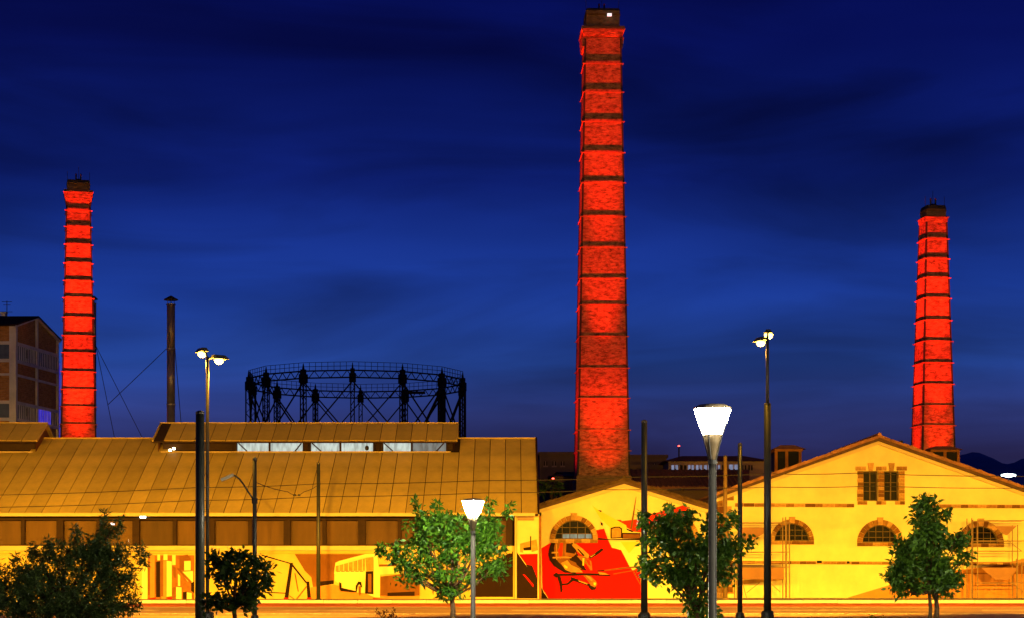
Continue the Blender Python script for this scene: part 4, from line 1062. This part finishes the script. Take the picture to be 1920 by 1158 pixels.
MB().tube([(ax, DB + 3, zf(605)), (ax, DB + 3, zf(555))], .035, 5).build('mast', DIRON, an)
for py, w in ((557, .45), (563, .32), (575, .5)):
    MB().bar((ax - w, DB + 3, zf(py)), (ax + w, DB + 3, zf(py)), .04).build('rod', DIRON, an)

# ------------------------------------------------------------------ far buildings between and behind the houses
def far_block(px0, px1, pyt, d, depth, label, mat=DIM2, roof=None, wins=(), name='far_building'):
    x0, x1, zt = X(px0, d), X(px1, d), Z(pyt, d)
    t = thing(name, label, 'building', ((x0 + x1) / 2, d, 0))
    MB().box((x0, d, 0), (x1, d + depth, zt)).build('wall', mat, t)
    if roof:
        zr_ = Z(roof, d); xm_ = min(depth / 2, (x1 - x0) / 2)
        q = MB(); o = .5
        q.add([(x0 - o, d - o, zt), (x1 + o, d - o, zt), (x1 + o, d + depth + o, zt), (x0 - o, d + depth + o, zt), (x0 + 1.6, d + depth / 2, zr_), (x1 - 1.6, d + depth / 2, zr_)],
              [(0, 1, 5, 4), (1, 2, 5), (2, 3, 4, 5), (3, 0, 4), (3, 2, 1, 0)]); q.build('roof', FROOF, t)
    else:
        MB().box((x0 - .15, d - .15, zt), (x1 + .15, d + depth, zt + .3)).build('parapet', mat, t)
    for a, b_, p0, p1, m in wins:
        w_ = MB().box((X(a, d), d - .06, Z(p1, d)), (X(b_, d), d - .02, Z(p0, d))).build('window', m, t)
        f = MB(); xm_ = X((a + b_) / 2, d); f.box((xm_ - .05, d - .1, Z(p1, d)), (xm_ + .05, d - .065, Z(p0, d))); f.box((X(a, d) - .08, d - .12, Z(p1, d) - .14), (X(b_, d) + .08, d - .065, Z(p1, d))); f.build('window_frame', DIM, w_)
    return t
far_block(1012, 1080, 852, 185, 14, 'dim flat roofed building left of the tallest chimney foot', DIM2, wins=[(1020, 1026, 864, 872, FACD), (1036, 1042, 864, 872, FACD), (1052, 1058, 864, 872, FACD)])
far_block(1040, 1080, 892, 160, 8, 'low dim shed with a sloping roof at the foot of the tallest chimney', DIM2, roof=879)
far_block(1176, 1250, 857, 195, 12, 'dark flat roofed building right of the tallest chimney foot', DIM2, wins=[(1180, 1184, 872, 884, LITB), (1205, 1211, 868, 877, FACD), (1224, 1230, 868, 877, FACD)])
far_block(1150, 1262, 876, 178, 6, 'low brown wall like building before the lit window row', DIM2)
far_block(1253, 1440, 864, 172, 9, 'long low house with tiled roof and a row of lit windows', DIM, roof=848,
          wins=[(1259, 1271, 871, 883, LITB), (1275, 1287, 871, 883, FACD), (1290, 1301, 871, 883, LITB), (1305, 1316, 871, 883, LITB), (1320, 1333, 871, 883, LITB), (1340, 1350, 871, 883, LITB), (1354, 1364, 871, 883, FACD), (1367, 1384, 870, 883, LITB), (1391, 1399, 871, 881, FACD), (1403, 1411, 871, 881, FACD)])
# tiled sheds that fill the dip between the two gables
sh = thing('tiled_shed', 'dark tiled shed roofs in the dip between the two gabled houses', 'building', (X(1280, 150), 150, 0))
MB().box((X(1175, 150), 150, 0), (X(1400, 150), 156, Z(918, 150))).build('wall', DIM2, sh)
q = MB(); q.hexa([(X(1165, 149), 149, Z(916, 149)), (X(1405, 149), 149, Z(916, 149)), (X(1405, 157), 157, Z(884, 157)), (X(1165, 157), 157, Z(884, 157))],
                 [(X(1165, 149), 149, Z(916, 149) + .2), (X(1405, 149), 149, Z(916, 149) + .2), (X(1405, 157), 157, Z(884, 157) + .2), (X(1165, 157), 157, Z(884, 157) + .2)]); q.build('roof', FROOF, sh)
q = MB(); x = X(1165, 150)
while x < X(1405, 150):
    q.bar((x, 149, Z(916, 149) + .22), (x, 157, Z(884, 157) + .22), .13, .1); x += .4
q.build('tile_ribs', FROOF, sh, kind='stuff')
# roof lanterns on the big house
def roof_hut(px0, px1, pyt, pye, pyb, d, label, split):
    x0, x1 = X(px0, d), X(px1, d); zt, ze2, zb2 = Z(pyt, d), Z(pye, d), Z(pyb, d)
    t = thing('roof_hut', label, 'roof lantern', ((x0 + x1) / 2, d, zb2), 'roof lanterns of the yellow house')
    MB().box((x0 + .25, d + .1, zb2), (x1 - .25, d + 4, ze2)).build('dark_louvre', FACD, t)
    for f in split:
        x = x0 + .2 + (x1 - x0 - .4) * f; MB().box((x - .1, d - .03, zb2), (x + .1, d + .12, ze2 - .12)).build('post', P_MID, t)
    MB().box((x0 + .1, d - .05, ze2 - .12), (x1 - .1, d + 4.1, ze2 + .04)).build('eave_beam', P_MID, t)
    q = MB(); i = (x1 - x0) * .28
    q.add([(x0 - .1, d - .3, ze2 + .04), (x1 + .1, d - .3, ze2 + .04), (x1 + .1, d + 4.4, ze2 + .04), (x0 - .1, d + 4.4, ze2 + .04), (x0 + i, d + .7, zt), (x1 - i, d + .7, zt), (x1 - i, d + 3.4, zt), (x0 + i, d + 3.4, zt)],
          [(0, 1, 5, 4), (1, 2, 6, 5), (2, 3, 7, 6), (3, 0, 4, 7), (4, 5, 6, 7), (3, 2, 1, 0)]); q.build('roof', TILE, t)
roof_hut(1450, 1508, 832, 842, 895, 138, 'roof lantern with a hipped tile roof behind the left slope of the yellow gable', (0, .42, .95))
roof_hut(1742, 1802, 834, 843, 890, 140, 'roof lantern at the foot of the right red chimney', (0, .5, 1))
MB_pipe = MB().tube([at(1690, 826, 135), at(1690, 817, 135)], .12, 8).build('vent_pipe', DIRON)
MB_pipe.location = (0, 0, -.3)
tag(MB_pipe, 'short dark vent pipe on the right slope of the yellow house roof', 'vent pipe')

# distant lamps and signals
def far_lamp(name, px, py, d, r, m, label, wide=1.0):
    c = at(px, py, d)
    t = thing(name, label, 'lamp', (c.x, d, 0))
    MB().tube([(c.x, d, 0), (c.x, d, c.z - r * .6)], .07, 6).build('post', DIRON, t)
    b = MB(); b.lathe((0, 0, 0), [(r * .3, -r * .5), (r, -r * .2), (r, r * .2), (r * .3, r * .5)], 14)
    b.v = [(c.x + v[0] * wide, c.y + v[1], c.z + v[2]) for v in b.v]; b.build('lens', m, t, True)
    return t
far_lamp('warning_light', 1213.5, 897, 160, .14, REDG, 'red warning light on a post right of the tallest chimney', 1.8)
far_lamp('warning_light', 1037, 896, 158, .10, REDG, 'red warning light on a post left of the tallest chimney')
far_lamp('warning_light', 1273, 835, 190, .10, REDG, 'tiny red warning light on a mast over the long low house')
far_lamp('floodlight', 1891, 890, 230, .42, WHITEG, 'white floodlight shining past the right slope of the yellow house', 2.1)

# ------------------------------------------------------------------ overhead wires
def wire(pts, d, label, name='overhead_wire', r=.02, extra=None):
    dd = d if hasattr(d, '__len__') else [d] * len(pts)
    P_ = [at(a, b_, e) for (a, b_), e in zip(pts, dd)]
    b = MB()
    fine = []
    for p, q_ in zip(P_[:-1], P_[1:]):
        for k in range(6):
            s = k / 6; v = p.lerp(q_, s); v.z -= .05 * math.sin(math.pi * s); fine.append(v)
    fine.append(P_[-1])
    b.tube(fine, r, 5)
    return tag(b.build(name, CABLE), label, 'cable', 'trolley wires over the road')
wire([(-700, 945), (0, 927), (370, 913), (597, 906), (910, 900), (1208, 893), (1440, 887), (1605, 886), (1920, 892), (2500, 900)], 104, 'upper trolley wire crossing in front of all the facades')
wire([(-700, 965), (0, 950), (370, 937), (597, 930), (910, 923), (1130, 917), (1330, 913), (1440, 912), (1640, 910), (1920, 914), (2500, 922)], 104, 'lower trolley wire crossing in front of all the facades')
wire([(479, 903), (540, 921), (556, 927)], [76, 92, 103], 'span wire hung from the bracket lamp pole to the trolley wires', r=.016)
wire([(556, 927), (570, 921), (597, 908)], [103, 107, 113], 'span wire hung from the pole before the bus mural to the trolley wires', r=.016)
c = at(556, 927, 103); b = MB(); b.box((c.x - .18, c.y - .05, c.z - .05), (c.x - .02, c.y + .05, c.z + .05)); b.box((c.x + .06, c.y - .05, c.z - .05), (c.x + .2, c.y + .05, c.z + .05)); b.bar((c.x - .2, c.y, c.z), (c.x + .22, c.y, c.z), .03)
tag(b.build('wire_clamp', DIRON), 'dark twin clamp where the span wires meet over the road', 'wire clamp')

# ------------------------------------------------------------------ trees
def leaves(cent, rad_, n, L_, Wd, droop, name, mat, parent, rng=RNG):
    """n leaf faces round each clump centre"""
    C_ = np.repeat(np.array(cent), n, axis=0); m = len(C_)
    R_ = np.repeat(np.array(rad_), n)
    off = rng.normal(size=(m, 3)); off /= np.linalg.norm(off, axis=1)[:, None]
    off *= (rng.random(m) ** .5 * R_)[:, None]
    p = C_ + off
    u = rng.normal(size=(m, 3)); u[:, 2] -= droop; u += off / R_[:, None] * .6; u /= np.linalg.norm(u, axis=1)[:, None]
    v = np.cross(u, rng.normal(size=(m, 3))); v /= np.linalg.norm(v, axis=1)[:, None]
    nn = np.cross(u, v)
    s = rng.uniform(.6, 1.25, m)[:, None]
    a = p; c = p + u * L_ * s; md = p + u * L_ * s * .45 - nn * Wd * s * .25
    b1 = p + u * L_ * s * .42 + v * Wd * s * .5; b2 = p + u * L_ * s * .42 - v * Wd * s * .5
    vs = np.stack([a, b1, c, b2], axis=1).reshape(-1, 3) - np.array(ORG[parent.name])
    idx = np.arange(m) * 4
    fs = np.concatenate([np.stack([idx, idx + 1, idx + 2], 1), np.stack([idx, idx + 2, idx + 3], 1)])
    me = bpy.data.meshes.new(name); me.vertices.add(len(vs)); me.vertices.foreach_set('co', vs.ravel())
    me.loops.add(len(fs) * 3); me.loops.foreach_set('vertex_index', fs.ravel())
    me.polygons.add(len(fs)); me.polygons.foreach_set('loop_start', np.arange(len(fs)) * 3); me.polygons.foreach_set('loop_total', np.full(len(fs), 3))
    me.materials.append(mat); me.update(); me.validate()
    o = bpy.data.objects.new(name, me); COL.objects.link(o); o.parent = parent
    return o
def tree(name, label, px, d, lobes, dens, L_, Wd, mat, droop, trunks, crad, shoots=(), squash=.9, nleaf=22, group='street trees along the road'):
    x = X(px, d); s = F / d
    t = thing(name, label, 'tree', (x, d, 0), group)
    cents, rads = [], []
    tips = []
    for (cx, cy, rx, ry) in lobes:
        c = at(cx, cy, d); rx /= s; ry /= s
        n = max(3, int(dens * rx * ry * 4))
        for k in range(n):
            v = RNG.normal(size=3); v /= np.linalg.norm(v); rr = RNG.random() ** .42
            cents.append((c.x + v[0] * rx * rr, c.y + v[1] * rx * squash * rr, c.z + v[2] * ry * rr)); rads.append(crad * RNG.uniform(.6, 1.25))
        tips.append((c, rx, ry))
    for (cx, cy, l) in shoots:
        for k in range(4):
            c = at(cx + RNG.uniform(-3, 3), cy + l * k / 4, d); cents.append((c.x, c.y + RNG.uniform(-.2, .2), c.z)); rads.append(crad * .55)
    # trunk and limbs
    b = MB(); top = max(c.z for c, _, _ in tips); low = min(c.z - ry for c, _, ry in tips)
    for (tx, r0) in trunks:
        xx = X(tx, d); zf_ = max(.7, low + .15)
        b.tube([(xx, d, 0), (xx + .03, d, zf_ * .5), (xx - .02, d, zf_), (x * .5 + xx * .5, d, zf_ + (top - zf_) * .55)], [r0, r0 * .85, r0 * .75, r0 * .35], 8)
    b.build('trunk', BARK, t, True)
    fork = Vector((X(trunks[0][0], d), d, max(.6, low + .1)))
    for c, rx, ry in tips:
        for k in range(2):
            e = c + Vector((random.uniform(-.5, .5) * rx, random.uniform(-.5, .5) * rx, random.uniform(-.1, .6) * ry))
            mid = fork.lerp(e, .5) + Vector((random.uniform(-.15, .15), random.uniform(-.15, .15), -.1))
            MB().tube([fork, mid, e], [trunks[0][1] * .45, trunks[0][1] * .28, .012], 5).build('branch', BARK, t)
    o = leaves(cents, rads, nleaf, L_, Wd, droop, 'crown', mat, t)
    return t
tree('street_tree', 'bright green broad tree beside the smaller white lamp', 848, 63.5,
     [(838, 1012, 72, 50), (775, 1045, 48, 38), (912, 1030, 45, 52), (850, 1072, 66, 34), (798, 988, 36, 36), (880, 988, 48, 34), (733, 1036, 24, 12), (846, 1108, 30, 18), (925, 985, 26, 26), (930, 1062, 22, 24), (770, 1075, 30, 18), (835, 972, 28, 16)],
     19, .21, .085, LEAF_L, .5, [(848, .10)], .24, [(781, 938, 34), (819, 942, 30), (953, 944, 30), (918, 938, 30), (712, 1024, 12)], nleaf=17)
tree('street_tree', 'dark leafy tree behind the near white lamp post', 1300, 55,
     [(1290, 1040, 66, 48), (1240, 1000, 38, 36), (1338, 1035, 42, 40), (1298, 1082, 52, 26), (1388, 1018, 34, 9), (1270, 978, 36, 20), (1315, 1138, 34, 22), (1222, 1050, 24, 34), (1255, 1075, 36, 18), (1355, 1070, 28, 22), (1340, 985, 26, 20), (1300, 1118, 24, 16)],
     26, .20, .10, LEAF_D, .5, [(1306, .09)], .22, [(1253, 948, 22), (1292, 955, 24), (1376, 958, 26), (1205, 962, 26)], nleaf=16)
tree('street_tree', 'dense pointed tree with twin trunks before the yellow house', 1748, 62,
     [(1737, 948, 20, 18), (1735, 980, 36, 28), (1737, 1020, 52, 36), (1742, 1060, 58, 32), (1792, 1012, 32, 14), (1815, 1042, 18, 7), (1690, 1068, 26, 24), (1775, 1082, 30, 20), (1712, 1098, 42, 10), (1698, 1030, 26, 18), (1764, 1104, 28, 8), (1672, 1085, 14, 16), (1690, 1108, 18, 6)],
     34, .20, .09, LEAF_D, .4, [(1743, .07), (1755, .09)], .2, [(1738, 930, 14), (1775, 957, 14)], nleaf=22)
tree('feathery_tree', 'wide feathery dark tree filling the lower left corner', 120, 42,
     [(110, 1105, 130, 50), (50, 1085, 70, 40), (195, 1062, 50, 50), (148, 1040, 52, 36), (228, 1090, 38, 34), (20, 1120, 60, 36), (95, 1045, 44, 26), (180, 1020, 34, 26), (225, 1040, 30, 22), (170, 1130, 70, 26), (205, 1000, 16, 18), (60, 1138, 80, 26), (160, 1143, 80, 22), (238, 1130, 28, 24)],
     46, .13, .032, LEAF_O, .1, [(120, .11), (90, .07)], .16, [(197, 962, 40), (222, 974, 40), (262, 1022, 30), (272, 1040, 24), (140, 988, 30), (88, 1012, 24), (30, 1042, 22), (60, 1026, 22)], nleaf=34)
tree('street_tree', 'small dark tree beside the thickest pole at left', 442, 46,
     [(446, 1078, 46, 32), (408, 1062, 28, 20), (488, 1086, 22, 22), (440, 1122, 52, 20), (402, 1132, 26, 18), (486, 1050, 16, 8), (432, 1048, 22, 12), (470, 1110, 26, 18), (500, 1062, 12, 6)],
     36, .17, .085, LEAF_K, .4, [(440, .07)], .15, [(404, 1036, 14), (432, 1034, 12), (453, 1034, 12), (472, 1042, 14)], nleaf=15)
# small plants at the near kerb
def sprig(px, d, pyt, w, label, mat, n):
    x = X(px, d)
    t = thing('young_shrub', label, 'shrub', (x, d, 0))
    cents = []
    for k in range(n):
        tip = at(px + random.uniform(-w, w), pyt + random.uniform(0, 12), d); tip.y += random.uniform(-.3, .3)
        MB().tube([(x, d, 0), (x * .6 + tip.x * .4, d, tip.z * .5), tip], [.014, .01, .005], 5).build('stem', BARK, t)
        for f in (1, .8, .6): cents.append((x + (tip.x - x) * f, d + (tip.y - d) * f, tip.z * f))
    leaves(cents, [.09] * len(cents), 7, .08, .04, .2, 'foliage', mat, t)
sprig(722, 66, 1141, 20, 'small dark red twiggy shrub at the bottom edge', leaf_mat('red_leaf', (.07, .015, .012), (.14, .035, .02)), 9)
sprig(1640, 66, 1153, 12, 'small green shrub at the bottom edge left of the pointed tree', LEAF_D, 7)
def round_tree(px, py, d, rx, ry, label):
    tree('far_tree', label, px, d, [(px, py, rx, ry), (px - rx * .5, py + ry * .4, rx * .6, ry * .6), (px + rx * .5, py + ry * .3, rx * .6, ry * .7)], 1.6, .4, .2, LEAF_D, .2, [(px, .18)], .5, nleaf=22, group='far trees behind the houses')
round_tree(1034, 912, 158, 22, 12, 'dark round tree in the gap left of the tallest chimney foot')
round_tree(1280, 893, 165, 26, 10, 'dark spreading tree before the row of lit windows')
